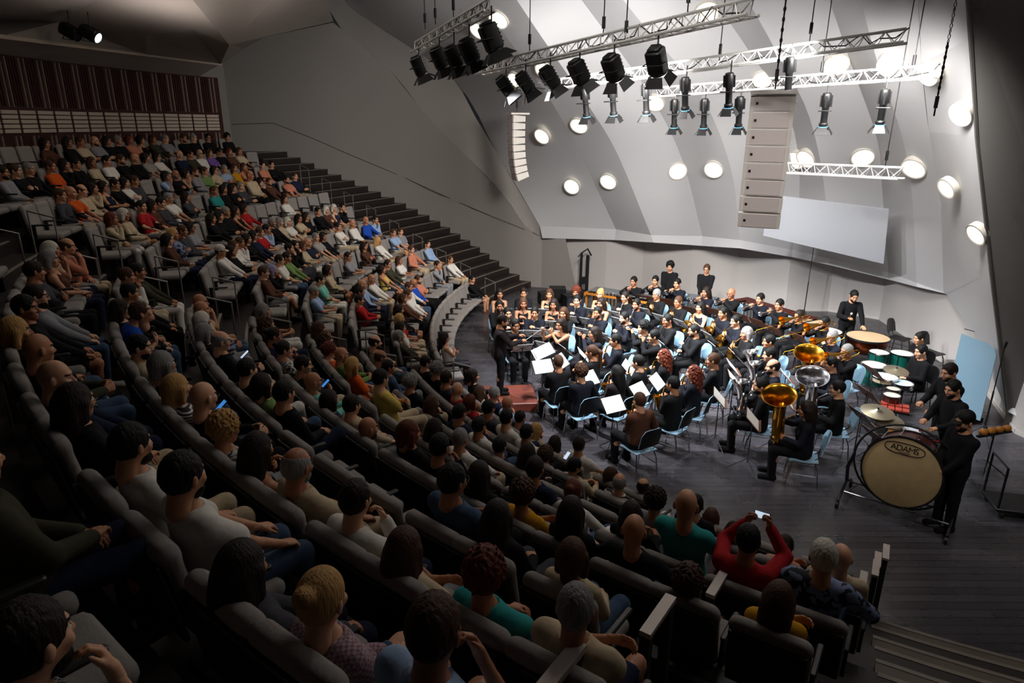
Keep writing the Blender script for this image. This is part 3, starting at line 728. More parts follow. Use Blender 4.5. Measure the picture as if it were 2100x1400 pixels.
TN=dict(K='black',N='navy',W='white',G='grey',D='dark grey',O='orange',R='red',B='bright blue',L='light blue',T='teal',E='green',Y='yellow',M='mustard',C='beige',P='salmon',V='purple',U='brown',S='dark olive',J='denim blue',A='pale aqua',X='striped',F='flowered',Q='dappled',I='checked',a='pink plaid')
POSES={}
def pose(i,fem,yw):
    key=(i,fem,yw)
    if key in POSES: return POSES[key]
    yaw=(-.32,0,.32)[yw]; kw=dict(lean=-.19,fem=fem,yaw=yaw,pitch=.10)
    D=(0,0,-1)
    if i==0: a=((-.055,.25,.655),(.06,.27,.675)); kw.update(hl=('relax',(.9,.5,0),D),hr=('relax',(-.9,.5,0),D))
    elif i==1: a=((-.13,.34,.635),(.13,.34,.635)); kw.update(hl=('curve',(0,1,-.2),D),hr=('curve',(0,1,-.2),D))
    elif i==2: a=((.09,.20,.86),(-.09,.16,.82)); kw.update(hl=('relax',(1,.1,.1),(0,-1,-.2)),hr=('relax',(-1,.1,.1),(0,-1,-.2)),el=(.8,.2,-.7))
    elif i==3: a=((.03,.25,.68),(.07,.19,1.03)); kw.update(lean=-.02,hl=('relax',(1,.4,0),D),hr=('curve',(-.5,-.2,1),(-.3,-1,0)),er=(.3,.6,-1))
    elif i==4: a=((-.27,.24,.70),(.27,.24,.70)); kw.update(hl=('curve',(0,1,-.3),D),hr=('curve',(0,1,-.3),D),el=(1,-.2,-.5))
    elif i==5: a=((-.09,.31,.76),(.09,.31,.76)); kw.update(hl=('grip',(.3,1,.2),(1,0,-.3)),hr=('grip',(-.3,1,.2),(-1,0,-.3)))
    elif i==6: a=((-.05,.27,.68),(.07,.25,.69)); kw.update(hl=('relax',(.9,.5,0),D),hr=('relax',(-.9,.5,0),D),kn=((-.12,.44,.52),(.03,.45,.60)),an=((-.12,.42,.09),(-.12,.54,.30)))
    elif i==7: a=((-.09,.34,1.20),(.10,.33,1.22)); kw.update(hl=('grip',(.3,.3,1),(.6,-.6,0)),hr=('grip',(-.3,.3,1),(-.6,-.6,0)),lean=0)   # raises a telephone
    elif i==8: a=((.0,.42,.80),(.12,.40,.80)); kw.update(hl=('relax',(.7,.4,.2),D),hr=('curve',(-.4,.2,1),(-.3,-1,0)),lean=.42,pitch=-.25)
    POSES[key]=Person(*a,**kw); return POSES[key]
spec=[]
for x0,y0,s_,txt in TILES:
    for e in txt.split(';'):
        X,Y,h,c=e.split(',')[:4]; u,v=x0+float(X)/s_,y0+float(Y)/s_
        d=ray(u,v); ys=np.arange(1.2,27,.02); Px=d.x*ys/d.y;Pz=CH+d.z*ys/d.y
        kc=(np.hypot(Px-CX,ys-CY)+.17-R0)/PT; ang=np.degrees(np.arctan2(ys-CY,Px-CX))%360
        kr=np.clip(np.round(kc),0,10) if len(e.split(','))<5 else np.full(len(ys),float(e.split(',')[4]))
        lim=np.where(kr>=5,236.,239.4); cost=((kc-kr)*PT/.12)**2+((Pz-DZ*kr-1.07+.1*(kr>=8))/.16)**2+np.where((ang<157)|(ang>lim),1e3,0)+np.where((ang>197)&(ang<203.5),20,0)
        i=int(np.argmin(cost))
        if cost[i]>60: print('MISS',e,u,v,cost[i]); continue
        spec.append(dict(k=int(kr[i]),a=float(ang[i]),e=float(Pz[i]-DZ*kr[i]),dr=float((kc[i]-kr[i])*PT),h=h,c=c,u=u,v=v))
# people in one row never share a seat
rows={}
for s_ in spec: rows.setdefault(s_['k'],[]).append(s_)
for k,L in rows.items():
    L.sort(key=lambda s_:s_['a']); mn=math.degrees(.47/(RK(k)-HIPR))
    for it in range(60):
        for p,q in zip(L,L[1:]):
            d=q['a']-p['a']
            if d<mn: p['a']-=(mn-d)/2; q['a']+=(mn-d)/2
seats=[]
for k in range(11):
    L=rows.get(k,[]); w=math.degrees(.545/(RK(k)-HIPR))
    for a0,a1 in ((159.5,196.2),(204.6,239.2 if k<4 else 234.6),(237.3,237.4) if k==4 else (0,0)):
        if a1==0: continue
        occ=[s_ for s_ in L if a0-2.5<=s_['a']<=a1+1.5 and not s_.get('st')]
        for s_ in occ: s_['st']=1; seats.append((k,s_['a'],s_))
        edges=[a0-w*.5]+[s_['a'] for s_ in occ]+[a1+w*.5]
        for i,(p,q) in enumerate(zip(edges,edges[1:])):
            n=int((q-p)/w+.04)-1
            for j in range(n): seats.append((k,p+(q-p)*(j+1)/(n+1),None))
seats.sort(key=lambda t:(t[0],t[1]))
cnt={}
def block(a): return 'far block' if a<200 else 'near block'
SPECT=[];n_seat=0
for k,a,s_ in seats:
    p=pol(RK(k)-HIPR,a,DZ*k); q=project(p+Vector((0,0,.8)))
    if s_ is None and not(-70<q[0]<2170 and -60<q[1]<1480 and q[2]>.8): continue
    bl=block(a); idx=cnt.get((k,bl),0); cnt[(k,bl)]=idx+1
    M=TR(p.x,p.y,p.z,math.radians(a+90))
    lab='%s grey theatre seat, %s from the left, %s row, %s'%('occupied' if s_ else 'empty',nth(idx),ORD[k],bl)
    so_=empty('theatre_seat',M,lab,'seat','theatre seats in curved rows')
    for nm,me in zip(('back_cushion','seat_cushion','back_shell','pedestal','armrest'),SEAT): obj(nm,me,so_)
    n_seat+=1
    if s_:
        rs=random.Random(int(s_['u']*31+s_['v']*7)); h,hc=s_['h'];c=s_['c']; fem=h in 'lkwpu' or (h=='c' and hc!='k')
        i=rs.choices(range(7),(5,5,3,2,2,2,3))[0]
        if (h,hc,c)==('s','k','R') and s_['v']>1050: i=7
        if c=='B' and s_['u']<300: i=8
        if (h+hc+c,s_['k']) in (('fkK',6),('fgK',5),('bkK',6),('bnK',6),('bnA',4),('bnA',3),('skC',1)) : i=5
        # faces look at the orchestra
        d=Vector((4.2,15.2,0))-p; turn=(math.atan2(d.y,d.x)-math.radians(a+180)+math.pi)%(2*math.pi)-math.pi
        yw=1+(turn>.2)-(turn<-.2)
        if rs.random()<.2: yw=rs.randrange(3)
        P=pose(i,fem,yw); hz=P.headM.translation.z
        scl=max(.9,min(1.08,s_['e']/hz)); dz=max(-.1,min(.03,s_['e']-scl*hz)); yo=max(-.25,min(.3,.17-HIPR-s_['dr']-scl*P.headM.translation.y))
        sl='short' if rs.random()<.5 and c not in 'KNDUS' else 'long'
        if fem and rs.random()<.12: sl='tank'
        lg='trousers' if rs.random()<.85 else 'shorts'
        lc=rs.choice('KKNNDJJCCCWG') ; sh=rs.choice('KKKWUU')
        hair_t=(HN[h] if h=='b' else HN[h]+' '+CN[hc]+' haired')
        if h=='h': hair_t='white capped'
        lab='%s person in %s top, %s from left, %s row, %s'%(hair_t,TN[c],nth(idx),ORD[k],bl)
        o=add_person('spectator',P,M@Matrix.Translation((0,yo,dz)),h,hc,sl,c,lg,lc,sh,rs.randrange(4),beard=(not fem and rs.random()<.2),glasses=rs.random()<.2,scale=scl)
        tag(o,lab,'person','seated spectators'); SPECT.append((o,s_,P,i,M,scl))
for o,s_,P,i,M,scl in SPECT:
    q=project(o.matrix_world@P.headM.translation)
    if math.hypot(q[0]-s_['u'],q[1]-s_['v'])>22: print('OFF',s_['h'],s_['c'],'k',s_['k'],'a%.1f'%s_['a'],'want',int(s_['u']),int(s_['v']),'got',int(q[0]),int(q[1]),'e%.2f dr%.2f'%(s_['e'],s_['dr']))
print('SEATS',n_seat,'SPECT',len(SPECT),'of',len(spec))
# ---------------------------------------------------------------- orchestra
BRASS=pm('lacquered_brass','#c98f2c',.22,1,.08,30); SILV=pm('silver_plate','#c9c8cc',.2,1,.05,30); CHROME=pm('chrome','#b9bbc0',.18,1,.04); EBONY=pm('ebony','#0d0b0b',.3); COPPER=pm('copper','#7a3a20',.28,1,.15,8)
BLUEP=pm('pale_blue_plastic','#8fb4cc',.4,0,.05); BLK=pm('black_metal','#101012',.45,0,.1); PAPER=pm('paper','#f2f0ea',.8,0,.02); WOODB=pm('brown_desk','#5a3522',.45,0,.25,9,stretch=(1,8,8)); HEADM=pm('drum_skin','#c9c2b2',.6,0,.08,9); CALF=pm('calf_skin','#a08860',.6,0,.22,7)
GREENS=pm('green_shell','#0d4a40',.25,0,.15,10,coat=.5); DRED=pm('dark_red_shell','#481b15',.35,0,.3,6,stretch=(1,6,1)); ORANGEW=pm('orange_wood','#b87426',.4,0,.2,8); REDBAR=pm('red_bar','#a03a2a',.5,0,.1); GBAR=pm('grey_bar','#8b9096',.3,.6,.06); CYM=pm('cymbal_bronze','#b9ad94',.3,.9,.1,30); SCREEN=pm('blue_baffle','#8fb0c4',.25,0,.05,trans=.35); PODW=pm('podium_red','#6e3325',.45,0,.2,5)
D_=(0,0,-1)
POSE={}
def mp(kind,fem,var=0):
    key=(kind,fem,var)
    if key in POSE: return POSE[key]
    yaw=(0,.18,-.18)[var]; kw=dict(lean=.02,fem=fem,yaw=yaw*.5,pitch=.12); g='grip'
    if kind=='clarinet': a=((-.015,.265,.93),(.02,.345,.80)); kw.update(hl=(g,(.9,.4,.3),(0,-.4,-1)),hr=(g,(-.9,.4,.3),(0,-.5,-1)))
    elif kind=='flute': a=((.13,.215,1.06),(.36,.165,1.08)); kw.update(hl=(g,(.35,.3,1),(0,-1,.2)),hr=(g,(-.1,.7,.7),(0,1,-.2)),el=(.5,.5,-.9),er=(.7,.2,-.8),yaw=-.15)
    elif kind=='sax': a=((.03,.23,.93),(.15,.19,.74)); kw.update(hl=(g,(.8,.5,.3),(0,-.5,-1)),hr=(g,(-.3,.9,0),(-1,-.2,0)),er=(.9,-.5,-.6))
    elif kind=='trumpet': a=((-.025,.33,1.04),(.045,.32,1.06)); kw.update(hl=(g,(.5,.4,.8),(1,0,.1)),hr=(g,(-.3,.5,.8),(-1,0,-.2)),el=(.8,.1,-.7),er=(.9,.1,-.6))
    elif kind=='trombone': a=((-.03,.24,1.07),(.05,.49,1.00)); kw.update(hl=(g,(.5,.3,.9),(1,0,0)),hr=(g,(-.2,1,.2),(-1,0,0)),el=(.8,0,-.8),er=(.7,-.1,-.8))
    elif kind=='horn': a=((-.09,.33,.93),(.17,.16,.77)); kw.update(hl=(g,(.7,.3,.6),(.6,-.6,0)),hr=('curve',(-.3,.9,.2),(-1,0,.2)),er=(.9,-.6,-.5))
    elif kind=='euph': a=((-.10,.30,.78),(.11,.30,.90)); kw.update(hl=(g,(.8,.5,.2),(.5,-.3,-.4)),hr=(g,(-.7,.6,.2),(-.4,-.5,-.4)),er=(.9,-.1,-.6))
    elif kind=='tuba': a=((-.15,.31,.75),(.13,.33,.92)); kw.update(hl=(g,(.8,.5,.2),(.5,-.3,-.4)),hr=(g,(-.7,.6,.2),(-.4,-.5,-.4)),er=(.9,-.1,-.6))
    elif kind=='rest': a=((-.07,.28,.68),(.08,.28,.68)); kw.update(hl=('relax',(.8,.5,0),D_),hr=('relax',(-.8,.5,0),D_),pitch=.2)
    elif kind=='conduct': a=((-.16,.42,1.25),(.14,.44,1.22)); kw.update(seat=False,hl=('relax',(.2,1,.3),D_),hr=(g,(0,1,.3),(-.3,0,-1)),lean=.04,pitch=.2)
    elif kind=='stand': a=((-.07,.24,.93),(.07,.25,.94)); kw.update(seat=False,hl=('relax',(.9,.2,-.3),(0,-1,0)),hr=('relax',(-.9,.2,-.3),(0,-1,0)),lean=.01,pitch=.2)
    elif kind=='mallet': a=((-.14,.40,1.05),(.12,.38,1.08)); kw.update(seat=False,hl=(g,(.2,1,-.1),D_),hr=(g,(-.2,1,-.1),D_),lean=.12,pitch=.3)
    elif kind=='timp': a=((-.22,.42,.95),(.10,.34,1.1)); kw.update(seat=False,hl=('flat',(0,1,-.1),D_),hr=(g,(-.3,1,.5),D_),lean=.2,pitch=.4,kn=((-.11,.02,.5),(.11,.02,.5)))
    elif kind=='side': a=((-.22,.06,.80),(.22,.06,.80)); kw.update(seat=False,hl=('relax',(0,.2,-1),(1,0,0)),hr=('relax',(0,.2,-1),(-1,0,0)),lean=0,pitch=.15)
    POSE[key]=Person(*a,**kw); return POSE[key]
# ---- instruments in the player's frame; each is a root mesh with child parts, built once and then copied
INST={}
def bell_prof(r0,r1,L,n=12): return [(r0+(r1-r0)*(i/n)**3.2,L*i/n) for i in range(n+1)]
def axisM(p,d): 
    d=Vector(d).normalized(); return Matrix.Translation(p)@d.to_track_quat('Z','Y').to_matrix().to_4x4()
def inst(kind,variant=0):
    key=(kind,variant)
    if key in INST: return INST[key]
    m=MB; parts=[]
    if kind=='clarinet':
        P=Vector((0,.145,1.115));E=Vector((0,.42,.60));d=(E-P).normalized(); L=(E-P).length
        root=(m().tube([P,P+d*.05,P+d*.07,E-d*.09],[.006,.012,.0145,.0145],10),EBONY,'clarinet')
        parts=[('bell',m().lathe([(.0145,0),(.017,.03),(.026,.07),(.035,.09)],14,axisM(E-d*.09,d)),EBONY),
               ('keywork',m().tube([P+d*.16+Vector((.014,.012,0)),P+d*.46+Vector((.014,.012,0))],.004,5),SILV),
               ('ring',m().lathe([(.0165,-.006),(.0165,.006)],12,axisM(P+d*.3,d)),SILV),('ring',m().lathe([(.0165,-.006),(.0165,.006)],12,axisM(P+d*.07,d)),SILV)]
    elif kind=='flute':
        P=Vector((-.06,.165,1.115));E=Vector((.58,.20,1.09));d=(E-P).normalized()
        root=(m().tube([P,E],.0105,10),SILV,'flute')
        parts=[('lip_plate',m().sphere(P+d*.07+Vector((0,-.004,.006)),.018,10,sc=(1.2,.9,.5)),SILV)]+[('key',m().lathe([(.009,0),(.009,.006)],10,axisM(P+d*(.2+.035*i),(0,.5,1))@Matrix.Translation((0,0,.01))),SILV) for i in range(10)]
    elif kind in('sax','bigsax'):
        b=m(); up=[(0,.135,1.115),(.0,.17,1.135),(.01,.21,1.10),(.035,.235,1.0),(.10,.25,.80),(.155,.26,.63),(.165,.30,.575),(.165,.35,.60),(.16,.38,.68)]
        b.tube(up,[.006,.009,.012,.016,.024,.032,.036,.04,.044],12)
        root=(b,BRASS,'saxophone')
        parts=[('bell',m().lathe(bell_prof(.044,.075,.2),20,axisM((.16,.38,.67),(-.08,.22,1))),BRASS),('mouthpiece',m().tube([(0,.12,1.11),(0,.16,1.13)],[.006,.012],8),EBONY)]
        parts+=[('key',m().lathe([(.014,0),(.014,.008)],10,axisM((.045+.024*i*.8,.212,.95-.085*i*.8),(-.2,-1,.2))@Matrix.Translation((0,0,.012))),BRASS) for i in range(5)]
    elif kind=='trumpet':
        mm=BRASS if variant else SILV; b=m(); b.tube([(0,.17,1.115),(0,.50,1.085)],.0065,8); b.tube([(0,.50,1.085),(0,.535,1.06),(0,.50,1.025),(0,.26,1.045),(0,.235,1.07),(0,.27,1.10)],.0065,8)
        root=(b,mm,'trumpet')
        parts=[('bell',m().lathe(bell_prof(.007,.062,.36),22,axisM((-.018,.30,1.10),(0,1,-.09))),mm),('mouthpiece',m().lathe([(.013,0),(.012,.012),(.005,.03),(.006,.06)],12,axisM((0,.135,1.118),(0,1,-.09))),mm)]
        parts+=[('valve',m().lathe([(.011,0),(.011,.12),(.004,.125),(.004,.14),(.009,.143)],10,Matrix.Translation((.0,.32+.028*i,1.0))),mm) for i in range(3)]
    elif kind=='trombone':
        b=m(); z=1.11
        b.tube([(.02,.17,z),(.02,1.16,z-.12),(.02,1.19,z-.16),(.02,1.15,z-.20),(.02,.26,z-.09)],.0075,8)
        b.tube([(.02,.26,z-.09),(-.06,.20,z-.05),(-.09,-.12,z+.06),(-.09,-.18,z+.11),(-.09,-.12,z+.15)],.009,8)
        root=(b,BRASS,'trombone')
        parts=[('bell',m().lathe(bell_prof(.012,.105,.72),24,axisM((-.09,-.12,z+.15),(0,1,-.1))),BRASS),('mouthpiece',m().lathe([(.017,0),(.015,.015),(.006,.04),(.0075,.08)],12,axisM((.02,.135,z+.006),(0,1,-.1))),SILV),('slide_brace',m().tube([(.02,.30,z-.02),(.02,.30,z-.10)],.005,6),SILV),('slide_brace',m().tube([(.02,.52,z-.05),(.02,.52,z-.13)],.005,6),SILV)]
    elif kind=='horn':
        b=m(); c=Vector((.02,.30,.90)); X=Vector((.8,-.45,-.1)).normalized(); Z=Vector((.05,.0,1)).normalized()
        for rr,n0,n1,th in ((.15,0,1.85,.012),(.115,.2,1.9,.009),(.085,.1,1.5,.008)):
            b.tube([c+X*rr*math.cos(a)+Z*rr*math.sin(a) for a in np.linspace(n0*math.pi,n1*math.pi,22)],th,7)
        b.tube([(0,.17,1.10),(-.02,.24,1.06),c+X*.15*math.cos(.6*math.pi)+Z*.15*math.sin(.6*math.pi)],.006,7)
        root=(b,BRASS,'french_horn')
        parts=[('bell',m().lathe(bell_prof(.014,.15,.34),26,axisM((.06,.36,.80),(.62,-.62,-.32))),BRASS),('mouthpiece',m().lathe([(.012,0),(.005,.03),(.006,.05)],10,axisM((0,.135,1.118),(0,1,-.2))),SILV)]
        parts+=[('rotary_valve',m().lathe([(.02,0),(.02,.03)],12,axisM((-.05+.045*i,.33,.88),(0,-1,0))),BRASS) for i in range(3)]
    else:
        big=kind=='tuba'; mm=(SILV,BRASS)[variant]; s=1.45 if big else 1.; b=m(); bx,by=(.12,.42) if big else (.07,.34); z0=.60
        top=z0+(.60 if big else .52)
        b.tube([(bx,by,top-.12),(bx,by,z0+.15),(bx,by,z0+.04),(bx-.05*s,by,z0-.0),(bx-.13*s,by-.01,z0+.03),(bx-.15*s,by-.02,z0+.12),(bx-.15*s,by-.02,z0+.42*s),(bx-.12*s,by-.03,z0+.47*s),(bx-.08*s,by-.03,z0+.42*s),(bx-.08*s,by-.04,z0+.14)],[.062*s,.05*s,.046*s,.042*s,.036*s,.03*s,.022*s,.019*s,.017*s,.014*s],14)
        b.tube([(0,.165,1.118),(-.02,.2,1.12),(-.05*s,by-.09,1.06),(-.03,by-.09,.9)],.008,8)
        root=(b,mm,'tuba' if big else 'euphonium')
        R_=.265 if big else .15
        pr=[(.062*s+(R_-.062*s)*(i/12)**2.6,.26*s*i/12) for i in range(13)]; pr+=[(r-.004,z) for r,z in pr[::-1]]
        parts=[('bell',m().lathe(pr,30,axisM((bx,by,top-.13),(-.42 if big else .02,.18 if not big else .12,1))),mm),('mouthpiece',m().lathe([(.018,0),(.015,.02),(.006,.05),(.008,.07)],12,axisM((0,.13,1.118),(0,1,0))),SILV)]
        parts+=[('valve',m().lathe([(.016*s**.5,0),(.016*s**.5,.19),(.005,.195),(.005,.225),(.012,.228)],10,Matrix.Translation((-.045+.045*i,by-.075,.74))),mm) for i in range(3)]
        parts+=[('tuning_loop',m().tube([(bx-.02,by-.09,z0+.36),(bx-.02,by-.1,z0+.16),(bx-.06,by-.1,z0+.12),(bx-.1,by-.1,z0+.16),(bx-.1,by-.09,z0+.36)],.011,7),mm)]
    b,mm,nm=root; o_me=b.mesh(nm,mm,True,50); INST[key]=(nm,o_me,[(n,p.mesh(n,q,True,50)) for n,p,q in parts]); return INST[key]
def put_inst(kind,variant,M,label,group):
    nm,me,ps=inst(kind,variant); o=obj(nm,me,None,M); tag(o,label,nm.replace('_',' '),group)
    for n,pme in ps: obj(n,pme,o)
    return o
# ---- orchestra chair: blue plastic shell on a chrome frame
def sheet_grid(P,t):
    """thick shell from a grid of points"""
    n=len(P);m_=len(P[0]);V=[];F=[]
    for s in (0,1):
        for i in range(n):
            for j in range(m_): V.append(Vector(P[i][j])+Vector((0,t[0]*s,t[1]*s)))
    for i in range(n-1):
        for j in range(m_-1):
            a=i*m_+j; F.append((a,a+1,a+m_+1,a+m_)); b=a+n*m_; F.append((b,b+m_,b+m_+1,b+1))
    N=n*m_
    rim=[i for i in range(m_)]+[i*m_+m_-1 for i in range(1,n)]+[(n-1)*m_+j for j in range(m_-2,-1,-1)]+[i*m_ for i in range(n-2,0,-1)]
    for a,b in zip(rim,rim[1:]+rim[:1]): F.append((b,a,a+N,b+N))
    return V,F
def chair_meshes():
    P=[[(x*(1-.12*max(0,abs(y-.02)-.15)),y,.455+.02*(x/.21)**2*0+.016*math.cos(y*7)*-1+(-.02 if y>.2 else 0)) for x in np.linspace(-.21,.21,7)] for y in np.linspace(-.2,.23,8)]
    seat=MB().add(*sheet_grid(P,(0,-.014))).mesh('seat',BLUEP)
    P=[[(x*(1-.25*max(0,(z-.78)/.12)**2*(z>.78)),-.21-.10*(z-.55)/.4-.05*(1-(x/.2)**2)*.6,z-.025*(abs(x)/.2)**3*(z>.8)) for x in np.linspace(-.2,.2,7)] for z in np.linspace(.56,.90,7)]
    b=MB(); b.add(*sheet_grid(P,(-.014,0))); nq=36; b.m=[0]*len(b.F)
    for i in range(1,2*nq,2): b.m[i]=1
    back=b.mesh('backrest',[BLUEP,BLK])
    legs=[MB().tube([(sx*.17,sy*.15,.43),(sx*.2,sy*.2+.0,.30),(sx*.215,sy*.235,.0)],.0105,7).mesh('leg',CHROME) for sx in (-1,1) for sy in (-1,1)]
    b=MB(); b.tube([(-.17,-.15,.435),(-.17,.16,.435),(.17,.16,.435),(.17,-.15,.435)],.009,6,closed=True); b.tube([(-.2,-.19,.2),(-.2,.19,.2)],.007,6); b.tube([(.2,-.19,.2),(.2,.19,.2)],.007,6); b.tube([(-.205,.19,.2),(-.17,.16,.435)],.006,5); b.tube([(.205,.19,.2),(.17,.16,.435)],.006,5); fr=b.mesh('seat_frame',CHROME)
    b=MB(); b.tube([(-.1,-.15,.44),(-.1,-.235,.5),(-.1,-.25,.62)],.009,6); b.tube([(.1,-.15,.44),(.1,-.235,.5),(.1,-.25,.62)],.009,6); b.tube([(-.1,-.245,.58),(.1,-.245,.58)],.008,6); br=b.mesh('back_bracket',CHROME)
    return [('seat',seat),('backrest',back),('seat_frame',fr),('back_bracket',br)]+[('leg',l) for l in legs]
CHM=chair_meshes()
def put_chair(M,label,group='orchestra chairs',black=False):
    r=empty('orchestra_chair' if not black else 'black_chair',M,label,'chair',group)
    for n,me in CHM: obj(n,me,r,None,([BLK,BLK] if n=='backrest' else [BLK]) if black else None)
    return r
# ---- music stands
def stand_meshes():
    desk=MB(); desk.rbox((0,0,0),(.50,.34,.008),.02,2); desk.box((0,-.165,.02),(.5,.008,.04))
    wire=MB(); wire.tube([(-.24,-.15,0),(-.24,.15,0),(.24,.15,0),(.24,-.15,0)],.006,5,closed=True); wire.tube([(-.24,.15,0),(.24,-.15,0)],.004,5); wire.tube([(.24,.15,0),(-.24,-.15,0)],.004,5); wire.tube([(0,.15,0),(0,-.15,0)],.005,5); wire.box((0,-.155,.015),(.48,.008,.03))
    pole=MB().tube([(0,0,.18),(0,0,.62),(0,0,.625),(0,0,1.0)],[.012,.012,.009,.009],8)
    legs=[MB().tube([(0,0,.26),(.34*math.cos(a),.34*math.sin(a),.012)],.008,6) for a in (math.radians(90),math.radians(210),math.radians(330))]
    sh=MB().box((-.108,0,0),(.212,.30,.003)).box((.108,0,0),(.212,.30,.003))
    return desk,wire,pole,legs,sh
_d,_w,_p,_l,_s=stand_meshes()
ST={'desk':_d.mesh('desk',[WOODB]),'wire':_w.mesh('desk',[BLK]),'pole':_p.mesh('pole',CHROME),'polek':_p.mesh('pole',BLK),'legs':[l.mesh('leg',CHROME) for l in _l],'legsk':[l.mesh('leg',BLK) for l in _l],'sheet':_s.mesh('sheet_music',PAPER)}
def put_stand(x,y,face,h,label,wood,sheet_label,tilt=47):
    """face = direction the sheet looks towards"""
    M=frame((x,y,0),(-face[0],-face[1],0)); r=empty('music_stand',M,label,'music stand','orchestra music stands')
    sfx='' if wood else 'k'
    T=Matrix.Translation((0,0,h))@Matrix.Rotation(math.radians(tilt),4,'X')
    obj('desk',ST['desk' if wood else 'wire'],r,T); pz=Matrix.Diagonal((1,1,h/1.0,1)); obj('pole',ST['pole'+sfx],r,pz)
    for l in ST['legs'+sfx]: obj('leg',l,r)
    if sheet_label:
        s=obj('sheet_music',ST['sheet'],None,M@T@Matrix.Translation((0,.005,.0065))); tag(s,sheet_label,'sheet music','sheets on the music stands')
    return r
# ---- the players: head position in the photograph, instrument, sex, hair, beard, glasses, sleeves, section name
PL="""1030,603,clarinet,f,ld,,,tank,rear clarinets
1067,602,clarinet,f,ud,,,short,rear clarinets
1127,604,clarinet,f,ln,,,tank,rear clarinets
1182,600,clarinet,f,cr,,,long,rear clarinets
1232,604,clarinet,f,uy,,,tank,rear clarinets
1283,610,clarinet,f,ud,,g,long,rear clarinets
1024,628,clarinet,m,sk,b,,long,middle clarinets
1072,623,clarinet,f,ln,,,tank,middle clarinets
1136,625,clarinet,f,ld,,,tank,middle clarinets
1186,617,clarinet,m,sk,,,long,middle clarinets
1232,623,clarinet,f,ld,,,tank,middle clarinets
1307,625,clarinet,m,sk,b,,long,middle clarinets
1040,643,clarinet,m,sk,b,,long,front clarinets
1056,668,clarinet,m,sk,,,long,front clarinets
1097,642,clarinet,m,sk,,,long,front clarinets
1157,643,clarinet,f,ln,,,short,front clarinets
1228,642,clarinet,m,sk,b,,long,front clarinets
1283,653,clarinet,m,sk,b,,long,front clarinets
1372,658,clarinet,m,sk,,g,long,front clarinets
1427,680,clarinet,m,sk,b,g,long,front clarinets
1152,667,flute,f,ld,,,tank,flutes
1232,688,flute,f,ld,,g,long,flutes
1323,673,flute,f,ck,,,long,flutes
1345,692,flute,m,sk,,,long,flutes
1257,697,sax,m,sk,,,long,saxophones
1218,725,clarinet,f,pn,,,long,front clarinets
1147,747,clarinet,m,sn,,,long,front clarinets
1202,768,sax,m,cn,,,long,saxophones
1260,768,sax,f,lk,,,long,saxophones
1327,743,sax,m,sk,,,long,saxophones
1352,737,sax,f,wr,,,long,saxophones
1427,768,sax,f,wr,,,long,saxophones
1467,742,sax,m,sn,,g,long,saxophones
1385,792,sax,m,sk,,,long,saxophones
1315,827,sax,m,sn,,,jacket,saxophones
1302,578,trumpet,m,sk,,,long,trumpets
1347,577,trumpet,m,sk,,,long,trumpets
1387,582,trumpet,m,sk,,,long,trumpets
1453,600,trumpet,f,ld,,,short,trumpets
1498,603,trumpet,m,bn,,g,long,trumpets
1565,615,trumpet,m,sk,,,long,trumpets
1597,625,trumpet,m,sk,,,long,trumpets
1348,605,horn,m,sg,,g,long,horns
1393,620,horn,m,sn,,g,long,horns
1442,632,horn,f,lk,,,tank,horns
1482,642,horn,m,sk,,,long,horns
1512,660,horn,f,uk,,,long,horns
1540,687,horn,f,kg,,,long,horns
1575,700,horn,m,sk,,,long,horns
1583,730,euph,m,sk,,,long,euphoniums
1590,755,euph,m,fd,b,,long,euphoniums
1567,795,euph,m,sk,b,,long,euphoniums
1643,650,trombone,f,ud,,,long,trombones
1692,663,trombone,m,sk,b,,long,trombones
1710,692,trombone,m,sg,,g,long,trombones
1740,722,trombone,m,sg,,,long,trombones
1745,800,tuba,m,sk,,,long,tubas
1723,800,tuba,m,sk,,,long,tubas
1660,843,tuba,f,ld,,,long,tubas"""
CONDUCTOR=at(1025,806,.2); CONDUCTOR.z=0
sec_n={}; MUS=[]
rows_=[l.split(',') for l in PL.split('\n')]
MS=1.07
pos=[at(float(r[0]),float(r[1]),1.2*MS) for r in rows_]
for p in pos: p.z=0
pos[56]=at(1712,790,1.2); pos[56]+=Vector((.35,.85,0)); pos[56].z=0
for it in range(60):
    for i in range(len(pos)):
        for j in range(i):
            d=pos[i]-pos[j]; L=d.length
            if L<.68: d=d/L*(.68-L)*.5; pos[i]+=d; pos[j]-=d
order=sorted(range(len(rows_)),key=lambda i:float(rows_[i][0]))
SING={'clarinet':'clarinettist','flute':'flautist','sax':'saxophonist','trumpet':'trumpeter','horn':'horn player','euph':'euphonium player','trombone':'trombonist','tuba':'tuba player'}
stands=[]
